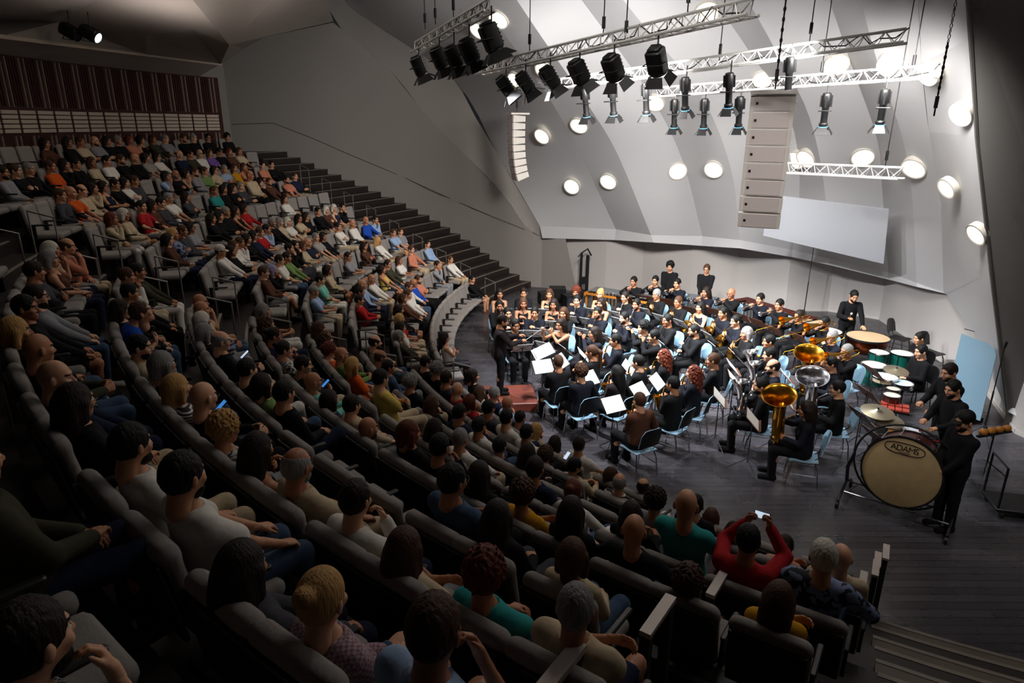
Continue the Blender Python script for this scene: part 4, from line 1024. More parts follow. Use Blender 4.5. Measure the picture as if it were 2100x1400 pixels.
for i in order:
    u,v,kind,sx,h,bd,gl,sl,sec=rows_[i]; p=pos[i]; fem=sx=='f'
    n=sec_n.get(sec,0); sec_n[sec]=n+1
    f=(CONDUCTOR+Vector((.6,.3,0))-p).normalized()
    if kind in('tuba','euph'): f=(Vector((-1,.12,0))+f*.7).normalized()
    if kind=='trombone': f=(Vector((-1,-.35,0))+f*.2).normalized()
    M=frame((p.x,p.y,0),f)@Matrix.Scale(MS,4); rs=random.Random(i); P=mp(kind,fem,rs.randrange(3) if kind not in('tuba','euph') else 0)
    who='%s, %s from the left of the %s'%(SING[kind],nth(n),sec)
    ht=(HN[h[0]] if h[0]=='b' else HN[h[0]]+' '+CN[h[1]]+' haired')
    o=add_person('musician',P,M,h[0],h[1],sl if sl!='jacket' else 'jacket',rs.choice('KKKmmH') if sl!='jacket' else 'U','trousers','K','K',rs.randrange(4),beard=bd=='b',glasses=gl=='g')
    tag(o,ht+' '+who,'person','seated musicians')
    var=0
    if kind=='trumpet': var=0
    if kind=='tuba': var=1 if v!='800' or u=='1745' else 0
    nmk={'clarinet':'black clarinet','flute':'silver flute','sax':'brass saxophone','trumpet':'silver trumpet','horn':'brass horn','euph':'silver euphonium','trombone':'brass trombone','tuba':'gold belled tuba' if var else 'silver tuba'}[kind]
    put_inst(kind,var,M,nmk+' held by the '+who.replace('the left of the ','left of '),'orchestra '+sec)
    put_chair(M@Matrix.Translation((0,-.02,0)),'blue chair under the '+who.replace('the left of the ','left of '))
    sp=p+f*.74
    if kind in('tuba',): sp=p+f*.85
    ok=all((sp-q).length>.42 for q in stands) and all((sp-q).length>.31 for j,q in enumerate(pos) if j!=i)
    if ok:
        stands.append(sp); wood=kind in('trumpet','trombone','euph','tuba')
        put_stand(sp.x,sp.y,f*-1,.98 if not wood else (.9 if kind=='trumpet' else 1.0),('brown desk' if wood else 'black wire')+' music stand before the '+who.replace('the left of the ','left of '),wood,'white sheets before the '+who.replace('the left of the ','left of '))
# conductor, podium, score desk
f=Vector((1,.10,0)).normalized(); o=add_person('conductor',mp('conduct',False),frame((CONDUCTOR.x,CONDUCTOR.y,.2),f),'s','d','jacket','H','trousers','K','K',1,beard=True)
tag(o,'conductor in dark suit standing on the red podium, baton raised','person')
W=frame((CONDUCTOR.x,CONDUCTOR.y,.2),f)
tag(MB().tube([(.14,.50,1.22),(.05,.95,1.50)],[.005,.003],6).build('baton',pm('baton_white','#ded6c6',.5),None,W),'pale baton in the conductor\'s right hand','baton')
pd=MB(); pc=at(1050,808,.2); ang=math.atan2(.10,1)
pd.rbox((0,0,.1),(1.25,1.05,.2),.03,2); pdo=pd.build('podium',PODW,None,TR(pc.x-.12,pc.y,0,ang)); tag(pdo,'low red-brown wooden podium under the conductor','podium')
sd=at(1112,722,1.1)
r=put_stand(sd.x,sd.y,Vector((-1,-.15,0)),1.1,'wooden conductor\'s desk beside the podium, holding the big score',True,None,24)
tag(MB().box((-.17,0,0),(.33,.44,.006)).box((.17,0,0),(.33,.44,.006)).build('score',PAPER,None,frame((sd.x,sd.y,0),(1,.15,0))@Matrix.Translation((0,0,1.1))@Matrix.Rotation(math.radians(24),4,'X')@Matrix.Translation((0,.02,.012))),'large open white score on the conductor\'s desk','score')
# ---------------------------------------------------------------- percussion corner and things at the back of the stage
def standing(name,u,v,kind,face,hk,label,shirt='long',beard=False,glasses=False,skin=0,fem=False,hz=1.64,scl=1.03,col='K'):
    p=at(u,v,hz*scl); f=Vector((face[0],face[1],0)).normalized(); M=frame((p.x,p.y,0),f)@Matrix.Scale(scl,4)
    o=add_person(name,mp(kind,fem),M,hk[0],hk[1],shirt,col,'trousers','K','K',skin,beard=beard,glasses=glasses); tag(o,label,'person','percussionists'); return M
def thing(mbs,name,label,cat,M=None,group=None):
    """first (part name, mesh builder, material) is the root mesh, the others its parts"""
    nm,b,m=mbs[0]; o=obj(name,b.mesh(name,m,True,45),None,M); tag(o,label,cat,group)
    for nm,b,m in mbs[1:]: obj(nm,b.mesh(nm,m,True,45),o)
    return o
def bars_instrument(name,p0,p1,depth,h,frame_m,bar_m,n,label,cat,side=1):
    """keyboard percussion: end frames, rails, bars and resonators"""
    p0=Vector((p0.x,p0.y,0));p1=Vector((p1.x,p1.y,0)); L=(p1-p0).length; M=frame(p0,(p1-p0))   # local y along the keyboard
    r=empty(name,M,label,cat); d=depth
    b=MB()
    for y in (0,L): b.box((0,y,h-.06),(d+.1,.05,.10)); b.box((-d*.38,y,h*.5-.03),(.05,.05,h-.1)); b.box((d*.38,y,h*.5-.03),(.05,.05,h-.1)); b.box((0,y,.06),(d*.9,.06,.05))
    b.build('end_frame',frame_m,r)
    b=MB(); b.box((-d/2,L/2,h-.045),(.03,L,.06)); b.box((d/2,L/2,h-.045),(.03,L,.06)); b.box((0,L/2,.22),(.03,L,.04)); b.build('rail',frame_m,r)
    for row,(x0,w) in enumerate(((-d*.24,d*.52),(d*.24,d*.4))):
        for i in range(n):
            if row==1 and i%7 in(2,6): continue
            y=L*(i+.5+row*.5)/n
            if y>L-.03: continue
            wl=w*(1-.45*i/n); MB().box((x0,y,h+.02+.025*row),(wl,L/n*.82,.018)).build('bar',bar_m,r)
    for i in range(0,n,1):
        y=L*(i+.5)/n; MB().tube([(-d*.1,y,h-.04),(-d*.1,y,h-.1-.5*(1-i/n))],.02,8).build('resonator',GBAR if frame_m!=ORANGEW else BRASS,r)
    return r
standing('percussionist',1375,545,'stand',(-.5,-1),'ck','standing man in black at the rear wall behind the vibraphone, leftmost standing player')
standing('percussionist',1450,550,'stand',(-.5,-1),'sn','standing man in black with glasses, hands folded, right of the other rear standing man',glasses=True)
bars_instrument('xylophone',at(1212,592,.9),at(1345,612,.9),.75,.88,ORANGEW,GBAR,18,'long orange framed keyboard percussion with grey bars by the rear wall','xylophone')
bars_instrument('vibraphone',at(1400,604,.9),at(1470,612,.9),.6,.86,BLK,GBAR,14,'grey barred vibraphone before the rear standing men','vibraphone')
bars_instrument('marimba',at(1515,612,.92),at(1665,655,.92),.7,.9,BLK,DRED,20,'dark red barred marimba by the rear wall','marimba')
def timpani(u,v,r,h,bowl,skin,label):
    p=at(u,v,h); M=TR(p.x,p.y,0)
    pr=[(r*math.cos(t)*1.0,h-.06-r*.85*math.sin(t)) for t in np.linspace(1.45,0,12)]+[(r,h-.02)]
    parts=[('x',MB().lathe(pr,32),bowl),('drumhead',MB().lathe([(0.001,h),(r+.01,h),(r+.015,h-.02)],32),skin),('hoop',MB().lathe([(r+.005,h-.035),(r+.03,h-.03),(r+.03,h+.008),(r+.008,h+.01)],32),BLK)]
    for i in range(8):
        a=i*math.pi/4; parts.append(('tension_rod',MB().tube([((r+.03)*math.cos(a),(r+.03)*math.sin(a),h),((r+.03)*math.cos(a),(r+.03)*math.sin(a),h-.2)],.006,5),CHROME))
    for i in range(3):
        a=i*2.094+.4; parts.append(('leg',MB().tube([(r*.85*math.cos(a),r*.85*math.sin(a),h-.25),(r*.75*math.cos(a),r*.75*math.sin(a),.03),(r*.95*math.cos(a),r*.95*math.sin(a),.02)],.018,6),BLK))
    return thing(parts,'timpani',label,'timpani',M,'timpani')
TANSK=pm('timpani_skin','#b59a78',.55,0,.12,6)
timpani(1780,690,.47,.90,COPPER,TANSK,'largest copper timpani with tan skin, in front of the standing timpanist')
timpani(1694,678,.36,.88,COPPER,HEADM,'pale skinned timpani left of the largest one, behind the trombones')
timpani(1655,655,.38,.88,COPPER,TANSK,'tan skinned timpani farthest left, right of the marimba')
standing('timpanist',1745,612,'timp',(-.15,-1),'sk','bearded timpanist in black leaning over the largest copper timpani',beard=True,hz=1.5,scl=1.06)
def mallet(M,label,col,tip=.02,a=(.10,.36,1.1),b=(.16,.66,1.30)):
    thing([('x',MB().tube([a,b],.007,6),ORANGEW),('mallet_head',MB().sphere(b,tip,10),pm('felt_'+col,col,.9))],'mallet',label,'mallet',M,'mallets')
_p=at(1745,612,1.59); mallet(frame((_p.x,_p.y,0),(-.15,-1,0))@Matrix.Scale(1.06,4),'timpani mallet with pale felt head in the timpanist\'s hand','#d8d2c6',.026)
def drum(u,v,z,r,d,shell,label,name='tom_drum',tilt=0,tdir=0,legs=True,skin=None,rods=8):
    p=at(u,v,z); M=Matrix.Translation(p)@Matrix.Rotation(tdir,4,'Z')@Matrix.Rotation(tilt,4,'X')
    parts=[('x',MB().lathe([(r,-d),(r,0)],28),shell),('drumhead',MB().lathe([(.001,.004),(r-.004,.004),(r,0)],28),skin or HEADM),('hoop',MB().lathe([(r,-.015),(r+.014,-.012),(r+.014,.012),(r-.002,.012)],28),CHROME),('hoop',MB().lathe([(r,-d-.004),(r+.014,-d),(r+.014,-d+.02),(r,-d+.02)],28),CHROME)]
    for i in range(rods):
        a=2*math.pi*i/rods; parts.append(('lug',MB().tube([((r+.012)*math.cos(a),(r+.012)*math.sin(a),0),((r+.012)*math.cos(a),(r+.012)*math.sin(a),-d)],.006,5),CHROME))
    o=thing(parts,name,label,'drum',M,'drums')
    if legs:
        st=MB(); base=Vector((p.x,p.y,0)); zz=p.z-d-.02
        s_=empty('drum_stand',TR(p.x,p.y,0),'chrome tripod stand under the '+label,'stand','drum stands')
        MB().tube([(0,0,.15),(0,0,zz)],.012,7).build('pole',CHROME,s_)
        for i in range(3):
            a=i*2.094+.5; MB().tube([(0,0,.3),(.26*math.cos(a),.26*math.sin(a),.01)],.009,6).build('leg',CHROME,s_)
            MB().tube([(0,0,zz),(r*.9*math.cos(a),r*.9*math.sin(a),zz+.02)],.007,5).build('arm',CHROME,s_)
    return o
drum(1803,722,.95,.20,.26,GREENS,'green tom, left of the green pair')
drum(1850,724,.95,.23,.28,GREENS,'green tom, right of the green pair')
drum(1793,748,.85,.26,.42,GREENS,'deep green floor tom in front of the green pair')
drum(1815,772,.95,.24,.10,pm('cream_shell','#b9a888',.4),'wide cream shelled drum with white skin',skin=pm('white_skin','#dfe3ea',.5))
drum(1850,785,.90,.2,.09,CHROME,'chrome snare drum with bluish skin before the seated percussionist',skin=pm('bluish_skin','#b8d0e0',.5))
drum(1832,797,.88,.12,.16,DRED,'smaller bongo, rear of the bongo pair',legs=False)
drum(1829,810,.88,.145,.16,DRED,'larger bongo, front of the bongo pair')
def cymbal(u,v,z,r,label,tilt=.15):
    p=at(u,v,z); s=empty('cymbal_stand',TR(p.x,p.y,0),'chrome stand carrying the '+label,'stand','cymbal stands')
    MB().tube([(0,0,.1),(0,0,z-.01)],.011,7).build('pole',CHROME,s)
    for i in range(3):
        a=i*2.094; MB().tube([(0,0,.35),(.3*math.cos(a),.3*math.sin(a),.01)],.009,6).build('leg',CHROME,s)
    thing([('x',MB().lathe([(.012,.035),(.03,.033),(.06,.018),(.10,.006),(r*.7,-.006),(r,-.02),(r,-.023),(.1,.002),(.012,.03)],36),CYM),('felt',MB().lathe([(.001,.06),(.016,.06),(.016,.035),(.001,.035)],10),BLK)],'cymbal',label,'cymbal',Matrix.Translation((p.x,p.y,z))@Matrix.Rotation(tilt,4,'X'),'cymbals')
cymbal(1838,758,1.0,.24,'small cymbal right of the wide cream drum')
cymbal(1800,842,1.08,.27,'larger bright cymbal, left of the stacked pair')
cymbal(1822,860,.98,.25,'lower bright cymbal right of the larger one')
# red tone bars on a low rack
p=at(1835,835,.72); M=TR(p.x,p.y,0,-.5); r=empty('bar_chime_rack',M,'low rack of red tone bars before the seated percussionist','tone bars')
MB().box((0,0,.35),(.04,.04,.7)).box((0,0,.02),(.5,.4,.04)).box((0,.0,.68),(.5,.34,.03)).build('rack',BLK,r)
for i in range(4):
    for j in range(2): MB().box((-.18+.12*i,-.09+.18*j,.72+.02*j),(.105,.16,.03)).build('bar',REDBAR,r)
# trap table with small percussion
p=at(1862,885,.85); TM=TR(p.x,p.y,0,-.45); t=empty('percussion_table',TM,'low dark table of small percussion behind the bass drum','table')
MB().rbox((0,0,.82),(.95,.5,.03),.03,2).build('table_top',BLK,t)
for sx in (-1,1):
    for sy in (-1,1): MB().tube([(sx*.42,sy*.2,.81),(sx*.45,sy*.22,0)],.014,6).build('leg',CHROME,t)
tag(MB().lathe([(.15,0),(.15,.045),(.001,.047)],28).build('tambourine',pm('white_skin','#dfe3ea',.5),None,TM@Matrix.Translation((.05,.08,.836))),'white skinned tambourine lying on the percussion table','tambourine')
tag(MB().rbox((-.1,-.13,.03),(.42,.09,.06),.02,2).build('wood_block',ORANGEW,None,TM@Matrix.Translation((0,0,.836))),'long orange wood block on the percussion table','wood block')
tag(MB().rbox((.33,.0,.04),(.22,.24,.08),.02,2).build('instrument_box',pm('grey_box','#55565a',.7),None,TM@Matrix.Translation((0,0,.836))),'grey box at the right end of the percussion table','box')
tag(MB().tube([(.1,-.16,.02),(.4,-.2,.02)],.008,6).sphere((.42,-.203,.02),.02,10).build('mallet',pm('red_felt','#b3221c',.9),None,TM@Matrix.Translation((0,0,.836))),'red headed mallet lying on the percussion table','mallet','mallets')
# the bass drum with its name on the head
bp=at(1848,968,.82); nrmv=(Vector((0,0,CH))-bp); nrmv.z=0; nrmv.normalize()
nrmv=Matrix.Rotation(math.radians(-6),3,'Z')@nrmv
BM=Matrix.Translation(bp)@(nrmv+Vector((0,0,.16))).to_track_quat('Z','Y').to_matrix().to_4x4(); BR=.53
parts=[('x',MB().lathe([(BR,-.48),(BR,-.0)],48),DRED),('drumhead',MB().lathe([(.001,.006),(BR-.01,.006),(BR,0)],48),CALF),('drumhead',MB().lathe([(BR,-.48),(BR-.01,-.486),(.001,-.486)],48),CALF)]
for z in (-.005,-.475): parts.append(('hoop',MB().lathe([(BR-.004,z-.02),(BR+.022,z-.02),(BR+.022,z+.02),(BR-.006,z+.02)],48),BLK))
for i in range(14):
    a=2*math.pi*i/14; c,s_=math.cos(a),math.sin(a); parts.append(('tension_rod',MB().tube([(c*(BR+.03),s_*(BR+.03),.02),(c*(BR+.03),s_*(BR+.03),-.5)],.008,6).box((c*(BR+.02),s_*(BR+.02),-.01),(.03,.03,.05)),CHROME))
bd=thing(parts,'bass_drum','huge dark red concert bass drum with tan head and oval badge','drum',BM)
cu=bpy.data.curves.new('badge_letters','FONT'); cu.body='ADAMS'; cu.size=.125; cu.align_x='CENTER'; cu.align_y='CENTER'; cu.extrude=.0012; cu.space_character=.86
tmp=bpy.data.objects.new('tmp_text',cu); ROOT.objects.link(tmp); bpy.context.view_layer.update()
tme=bpy.data.meshes.new_from_object(tmp.evaluated_get(bpy.context.evaluated_depsgraph_get())); bpy.data.objects.remove(tmp)
tme.materials.clear(); tme.materials.append(BLK); BT=Matrix.Translation((-.02,.36,.009))
obj('badge_letters',tme,bd,BT)
ring=[]
for t_ in np.linspace(0,2*math.pi,40)[:-1]:
    x=math.cos(t_);y=math.sin(t_); ring.append((math.copysign(abs(x)**.75,x)*.265,math.copysign(abs(y)**.8,y)*.085,0))
b=MB(); b.tube(ring,.006,5,closed=True); b.tube([(-.08,-.06,0),(.08,-.06,0)],.004,5); obj('badge_outline',b.mesh('badge_outline',BLK),bd,BT)
# suspension frame on casters
bx=Vector((-nrmv.y,nrmv.x,0)); FM=frame((bp.x,bp.y,0),-nrmv)@Matrix.Translation((0,.24,0))
fr=empty('wheeled_cradle',FM,'black wheeled frame holding the bass drum','drum cradle')
MB().tube([(.70*math.cos(a),0,.80+.68*math.sin(a)) for a in np.linspace(0,2*math.pi,40)[:-1]],.016,8,closed=True).build('hoop',BLK,fr)
for sx in (-1,1):
    MB().tube([(sx*.70,0,.8),(sx*.76,0,.55),(sx*.74,0,.3)],.026,8).build('upright',BLK,fr)
    MB().tube([(sx*.74,-.42,.12),(sx*.74,-.2,.22),(sx*.74,0,.3),(sx*.74,.2,.22),(sx*.74,.42,.12)],.022,8).build('foot',BLK,fr)
    for sy in (-1,1): MB().lathe([(.001,-.02),(.055,-.02),(.055,.02),(.001,.02)],16,Matrix.Translation((sx*.74,sy*.42,.055))@Matrix.Rotation(math.pi/2,4,'Y')).build('caster',BLK,fr)
MB().tube([(-.74,-.2,.2),(.74,-.2,.2)],.014,7).build('crossbar',CHROME,fr); MB().tube([(-.74,.2,.2),(.74,.2,.2)],.014,7).build('crossbar',BLK,fr)
standing('bass_drummer',1985,858,'stand',(-1,-.15),'hk','bass drummer in black with dark cap and glasses beside the bass drum',beard=True,glasses=True,hz=1.66,scl=1.08)
M=standing('percussionist',1966,800,'mallet',(-1,-.25),'sk','dark haired man in black playing at the percussion table, nearer of two',beard=True,hz=1.58,scl=1.06)
mallet(M,'wooden stick held by the nearer table percussionist','#b3221c',.02,(-.14,.38,1.06),(-.1,.68,1.02))
standing('percussionist',1959,766,'mallet',(-1,-.2),'sd','broad man in black at the percussion table, farther of two',beard=True,hz=1.58,scl=1.1)
p=at(1893,722,1.27); M=frame((p.x,p.y,0),(-1,-.1,0))@Matrix.Scale(1.05,4); o=add_person('percussionist',mp('rest',False),M,'s','k','long','K','trousers','K','K',2); tag(o,'seated man in black behind the bongos, hands resting','person','percussionists'); put_chair(M,'black chair under the man behind the bongos','black chairs',True)
p=at(1884,708,1.22)+Vector((.35,.5,0)); M=frame((p.x,p.y,0),(-1,-.1,0)); o=add_person('percussionist',mp('rest',True),M,'u','k','short','K','trousers','K','K',0); tag(o,'person in black with pinned-up hair, mostly hidden behind the seated man','person','percussionists'); put_chair(M,'black chair under the half hidden player','black chairs',True)
for u,v,a,l in ((1850,662,.6,'empty black chair against the wall, left of two'),(1917,690,.4,'empty black chair against the wall, right of two')):
    p=at(u,v,.85); put_chair(TR(p.x,p.y,0,math.pi+a),l,'black chairs',True)
# pale blue acoustic baffle
q0=at(1936,842,0);q1=at(2008,872,0); q1=Vector((q1.x,q1.y,0)); b=MB(); d=(q1-q0).normalized(); n=Vector((d.y,-d.x,0)); L=(q1-q0).length
M=frame(q0,n); 
bf=empty('acoustic_baffle',Matrix.Translation(q0)@Matrix.Rotation(math.atan2(d.y,d.x),4,'Z'),'pale blue see-through acoustic baffle behind the percussionists','baffle')
MB().prism([(0,.1),(L,.1),(L,1.5),(L-.06,1.62),(L-.2,1.68),(0,1.72)],.012).build('panel',SCREEN,bf); MB().box((.1,0,.05),(.06,.4,.1)).box((L-.1,0,.05),(.06,.4,.1)).build('foot',BLK,bf)
# microphone and light stands
def tall_stand(u,v,h,label,name='microphone_stand',boom=None):
    p=at(u,v,0); r=empty(name,TR(p.x,p.y,0),label,'stand','tall stands')
    MB().tube([(0,0,.1),(0,0,h*.55),(0,0,h*.55+.001),(0,0,h)],[.016,.016,.010,.010],7).build('pole',BLK,r)
    for i in range(3):
        a=i*2.094+.3; MB().tube([(0,0,.35),(.3*math.cos(a),.3*math.sin(a),.01)],.01,6).build('leg',BLK,r)
    MB().tube([(0,0,h),(0,-.02,h+.12)],.022,8).build('microphone',BLK,r)
    if boom: MB().tube([(0,0,h),boom],.009,6).build('boom_arm',BLK,r)
tall_stand(1646,660,2.3,'tall thin black microphone stand against the rear wall, behind the marimba')
tall_stand(1930,700,1.2,'short black microphone stand by the empty right black chair')
tall_stand(1992,800,1.35,'black boom stand before the blue baffle',boom=(-.55,-.1,1.5))
tall_stand(2012,905,1.9,'thick dark pole stand right of the percussionists')
p=at(1196,603,0); r=empty('folded_lighting_tower',TR(p.x,p.y,0,.3),'black folded lighting tower standing against the grey wall','lighting tower')
MB().box((-.12,0,.75),(.07,.07,1.5)).build('mast',BLK,r); MB().box((.12,0,.7),(.09,.09,1.4)).build('mast',BLK,r); MB().rbox((0,0,.06),(.5,.4,.12),.03,2).build('base',BLK,r); MB().tube([(-.25,0,1.35),(-.1,0,1.5),(.1,0,1.62),(.25,0,1.38)],.03,6).build('yoke',BLK,r); MB().box((0,0,.5),(.3,.12,.25)).build('winch',BLK,r)
for i,(u,v,w_,h_) in enumerate(((1143,612,.55,.5),(1120,616,.5,.4),(1172,622,.6,.42))):
    p=at(u,v,.1); tag(MB().rbox((0,0,h_/2),(w_,.45,h_),.02,2).build('flight_case',BLK,None,TR(p.x,p.y,0,.2*i)),'black flight case behind the clarinets, %s from the left'%nth((1,0,2)[i]),'case','flight cases')
# right edge: bottle, dark trolley, hand drum stand
p=at(2022,868,0); tag(MB().lathe([(.001,0),(.034,.002),(.036,.02),(.036,.15),(.03,.18),(.012,.215),(.012,.24),(.001,.24)],16).build('water_bottle',pm('bottle_plastic','#cfd6da',.1,trans=.8),None,TR(p.x,p.y,0)),'clear plastic water bottle on the floor by the right wall','bottle')
p=at(2068,1040,.1); r=empty('equipment_trolley',TR(p.x+.3,p.y,0,-.25),'low dark equipment trolley on wheels at the right edge','trolley')
MB().rbox((0,0,.14),(1.1,.6,.06),.03,2).build('deck',BLK,r)
for sx in (-1,1):
    MB().tube([(sx*.52,-.27,.15),(sx*.52,-.27,.85),(sx*.52,.27,.85),(sx*.52,.27,.15)],.018,6).build('handle',BLK,r)
    for sy in (-1,1): MB().lathe([(.001,-.02),(.055,-.02),(.055,.02),(.001,.02)],14,Matrix.Translation((sx*.45,sy*.25,.055))@Matrix.Rotation(math.pi/2,4,'Y')).build('caster',BLK,r)
p=at(2040,886,.8); r=empty('temple_block_set',TR(p.x,p.y,0,.3),'row of orange temple blocks on a stand at the right wall','temple blocks')
MB().tube([(0,0,.0),(0,0,.78)],.014,7).build('pole',BLK,r)
for i in range(4): MB().sphere((-.27+.18*i,0,.84),.08,12,sc=(1,.8,.75)).build('block',ORANGEW,r)
MB().box((0,0,.77),(.75,.06,.03)).build('rail',BLK,r)
MB().tube([(-.25,-.2,.01),(0,0,.25),(.25,-.2,.01)],.01,6).build('foot',BLK,r)

for i,(u,v,h) in enumerate(((1790,762,1.15),(1778,806,1.1),(1765,852,1.1),(1793,893,1.05))):
    p=at(u,v,h); put_stand(p.x,p.y,(1,.12),h,'brown desk music stand before the percussion, %s from the back'%nth(i),True,'white sheets on the percussion music stand, %s from the back'%nth(i))
# ---------------------------------------------------------------- rails, rigging, lamps, loudspeakers
RAILM=pm('brushed_steel','#8f8c88',.4,.7,.06); RAILD=pm('dark_rail','#3a3836',.5,.2,.1); RAILT=pm('rail_cap','#b5a9a2',.5,.1,.05)
def nrail(r,a,z,L,t,name,label,mat,group,h=.92,square=False,topm=None):
    M=TR(*pol(r,a,z),math.radians(a+90)); o=empty(name,M,label,'handrail',group)   # local +Y towards the stage
    dz=-L*DZ/PT*.75
    if square:
        MB().box((0,-L/2,(h-.03)/2),(t,t,h-.03)).build('post',mat,o); MB().box((0,L/2,(h-.03-L*0)/2-.12),(t,t,h+.21)).build('post',mat,o); MB().box((0,0,h-.0),(t*1.15,L+t,.035)).build('top_bar',topm,o)
    else:
        MB().tube([(0,-L/2,-.0),(0,-L/2,h)],t,7).build('post',mat,o); MB().tube([(0,L/2,dz-.1),(0,L/2,h+dz)],t,7).build('post',mat,o); MB().tube([(0,-L/2-.01,h+.005),(0,L/2+.01,h+dz+.005)],t*1.15,7).build('top_bar',mat,o)
for k in range(0,9):
    for a,nm in ((203.0,'near'),(197.4,'far')):
        if k==0 and nm=='near': continue
        nrail(RK(k)-.45,a,DZ*k,.36,.013,'aisle_handrail','thin steel handrail on the %s side of the middle aisle, %s row'%(nm,ORD[k]),RAILM,'middle aisle handrails')
    nrail(RK(k)-.45,157.8,DZ*k,.36,.013,'aisle_handrail','thin steel handrail beside the wall stairs, %s row'%ORD[k],RAILM,'wall stair handrails')
for k,a in ((3.05,235.2),(4.62,235.3),(6.05,235.4)):
    zf=DZ*k; nrail(RK(k),a,zf,.34,.062,'square_handrail','square %s handrail in the near aisle, %s'%('dark','farthest of three' if k<4 else 'middle of three' if k<5 else 'closest of three'),RAILD,'square aisle handrails',.94,True,RAILT)
for i,(u,v,kz) in enumerate(((1817,1132,-.7),(1800,1148,-.35),(1796,1165,.1),(1770,1190,.6),(1745,1227,1.45))):
    z=.98+max(0,DZ*kz); p=at(u,v,z); a=math.degrees(math.atan2(p.y-CY,p.x-CX))%360; r_=math.hypot(p.x-CX,p.y-CY)
    M=TR(p.x,p.y,0,math.radians(a+90)); o=empty('stair_balustrade',M,'dark slab balustrade post beside the right steps, %s from the stage'%nth(i),'balustrade','right stair balustrade')
    MB().box((0,0,z/2-.02),(.055,.30,z-.04)).build('panel',RAILD,o); MB().box((0,0,z),(.07,.32,.03)).build('top_bar',RAILT,o)
# ---- trusses
TRUSSM=pm('truss_aluminium','#d6d4d0',.35,.25,.05)
def truss(A,B,label,w=.24,seg=.3):
    A=Vector(A);B=Vector(B);L=(B-A).length; M=frame(A,B-A); r=empty('lighting_truss',M,label,'truss','stage trusses')
    C=((0,w*.45),(-w/2,-w*.4),(w/2,-w*.4))
    for x,z in C: MB().tube([(x,0,z),(x,L,z)],.024,8).build('chord',TRUSSM,r)
    n=int(L/seg); b=MB()
    for i in range(n):
        y0=L*i/n;y1=L*(i+1)/n;ym=(y0+y1)/2
        for (x0,z0),(x1,z1) in ((C[0],C[1]),(C[0],C[2]),(C[1],C[2])):
            MB().tube([(x0,y0,z0),(x1,ym,z1),(x0,y1,z0)],.010,5).build('lattice',TRUSSM,r) if i%1==0 else 0
    return M,L
TB=(atd(985,143,14.2),atd(1545,14,8.6)); TA=(atd(852,98,14.4),atd(1004,10,12.0)); TC=(atd(1150,172,15.2),atd(1858,74,10.6)); TD=(atd(1345,190,15.6),atd(1922,146,11.6)); TE=(atd(1615,345,14.6),atd(1850,356,12.6))
truss(*TA,'short truss at upper left carrying five big lanterns'); truss(*TB,'bright main truss crossing the top middle'); truss(*TC,'second truss behind the main truss, ending at upper right'); truss(*TD,'third truss, lower and farther right'); truss(*TE,'thin rear truss right of the big loudspeaker')
# ---- lanterns
LB=pm('lantern_black','#0b0b0c',.45,0,.15); LENS=pm('lit_lens','#eef2ff',.2,emit=9.); LENSD=pm('dark_lens','#20242c',.1); BLUELIT=pm('gel_blue','#5aa7e0',.3,emit=1.5)
def lantern(p,aim,size,label,prof=False,lit=False,barn=True,yaw=0):
    d=(Vector(aim)-p).normalized(); M=Matrix.Translation(p)@d.to_track_quat('Z','Y').to_matrix().to_4x4()@Matrix.Rotation(yaw,4,'Z')@Matrix.Scale(size,4)
    o=empty('spot_lantern',M,label,'stage lantern','stage lanterns')
    if prof:
        MB().lathe([(.001,-.32),(.07,-.32),(.085,-.28),(.085,-.1),(.06,-.06),(.06,.2),(.08,.22),(.08,.27),(.06,.28)],16).build('housing',LB,o)
        for i in range(4): MB().box((.09*math.cos(i*1.57),.09*math.sin(i*1.57),-.18),(.03,.03,.2)).build('cooling_fin',LB,o)
        MB().lathe([(.001,.262),(.062,.262),(.062,.27),(.001,.272)],14).build('lens',LENSD if not lit else LENS,o); f0,fl,fw=.28,.16,.085
        MB().lathe([(.064,.272),(.084,.272),(.084,.279),(.064,.279)],14).build('gel_ring',BLUELIT,o)
    else:
        MB().rbox((0,0,-.03),(.30,.30,.42),.05,3).rbox((0,0,-.26),(.22,.22,.06),.04,3).build('housing',LB,o)
        for i in range(5): MB().box((0,.155,-.18+.07*i),(.24,.02,.02)).build('cooling_fin',LB,o)
        MB().lathe([(.13,.17),(.15,.18),(.15,.21),(.13,.215)],20).build('front_ring',LB,o); MB().lathe([(.001,.185),(.128,.185),(.128,.195),(.001,.2)],20).build('lens',LENS if lit else LENSD,o); f0,fl,fw=.21,.2,.15
    if barn:
        for i in range(4):
            R=Matrix.Rotation(i*math.pi/2,4,'Z')@Matrix.Translation((0,fw,f0))@Matrix.Rotation(-.55 if i%2 else -.85,4,'X')
            MB().prism([(-fw*.85,0),(fw*.85,0),(fw*1.2,fl),(-fw*1.2,fl)],.006,R).build('barn_door',LB,o)
    MB().tube([(-.17 if not prof else -.1,0,0),(-.17 if not prof else -.1,-.22,-.05),(.17 if not prof else .1,-.22,-.05),(.17 if not prof else .1,0,0)],.011,6,Matrix.Rotation(math.pi if d.z<0 and False else 0,4,'Z')).build('yoke',LB,o)
    h=MB(); h.tube([(0,0,0),(0,0,.35*size+.05)],.014,6); hk=h.build('hook_clamp',LB,o,M.inverted()@Matrix.Translation(p+Vector((0,0,.12*size)))); return M
def on(T,u,v,drop=.0):
    """point under truss T nearest the sight line through (u,v)"""
    A,B=T; best=None
    for i in range(200):
        p=A.lerp(B,i/199); q=project(p); e=abs(q[0]-u)
        if best is None or e<best[0]: best=(e,p,q[2])
    return atd(u,v,best[2])
AIM=Vector((4,15.5,.5)); sp_=[]
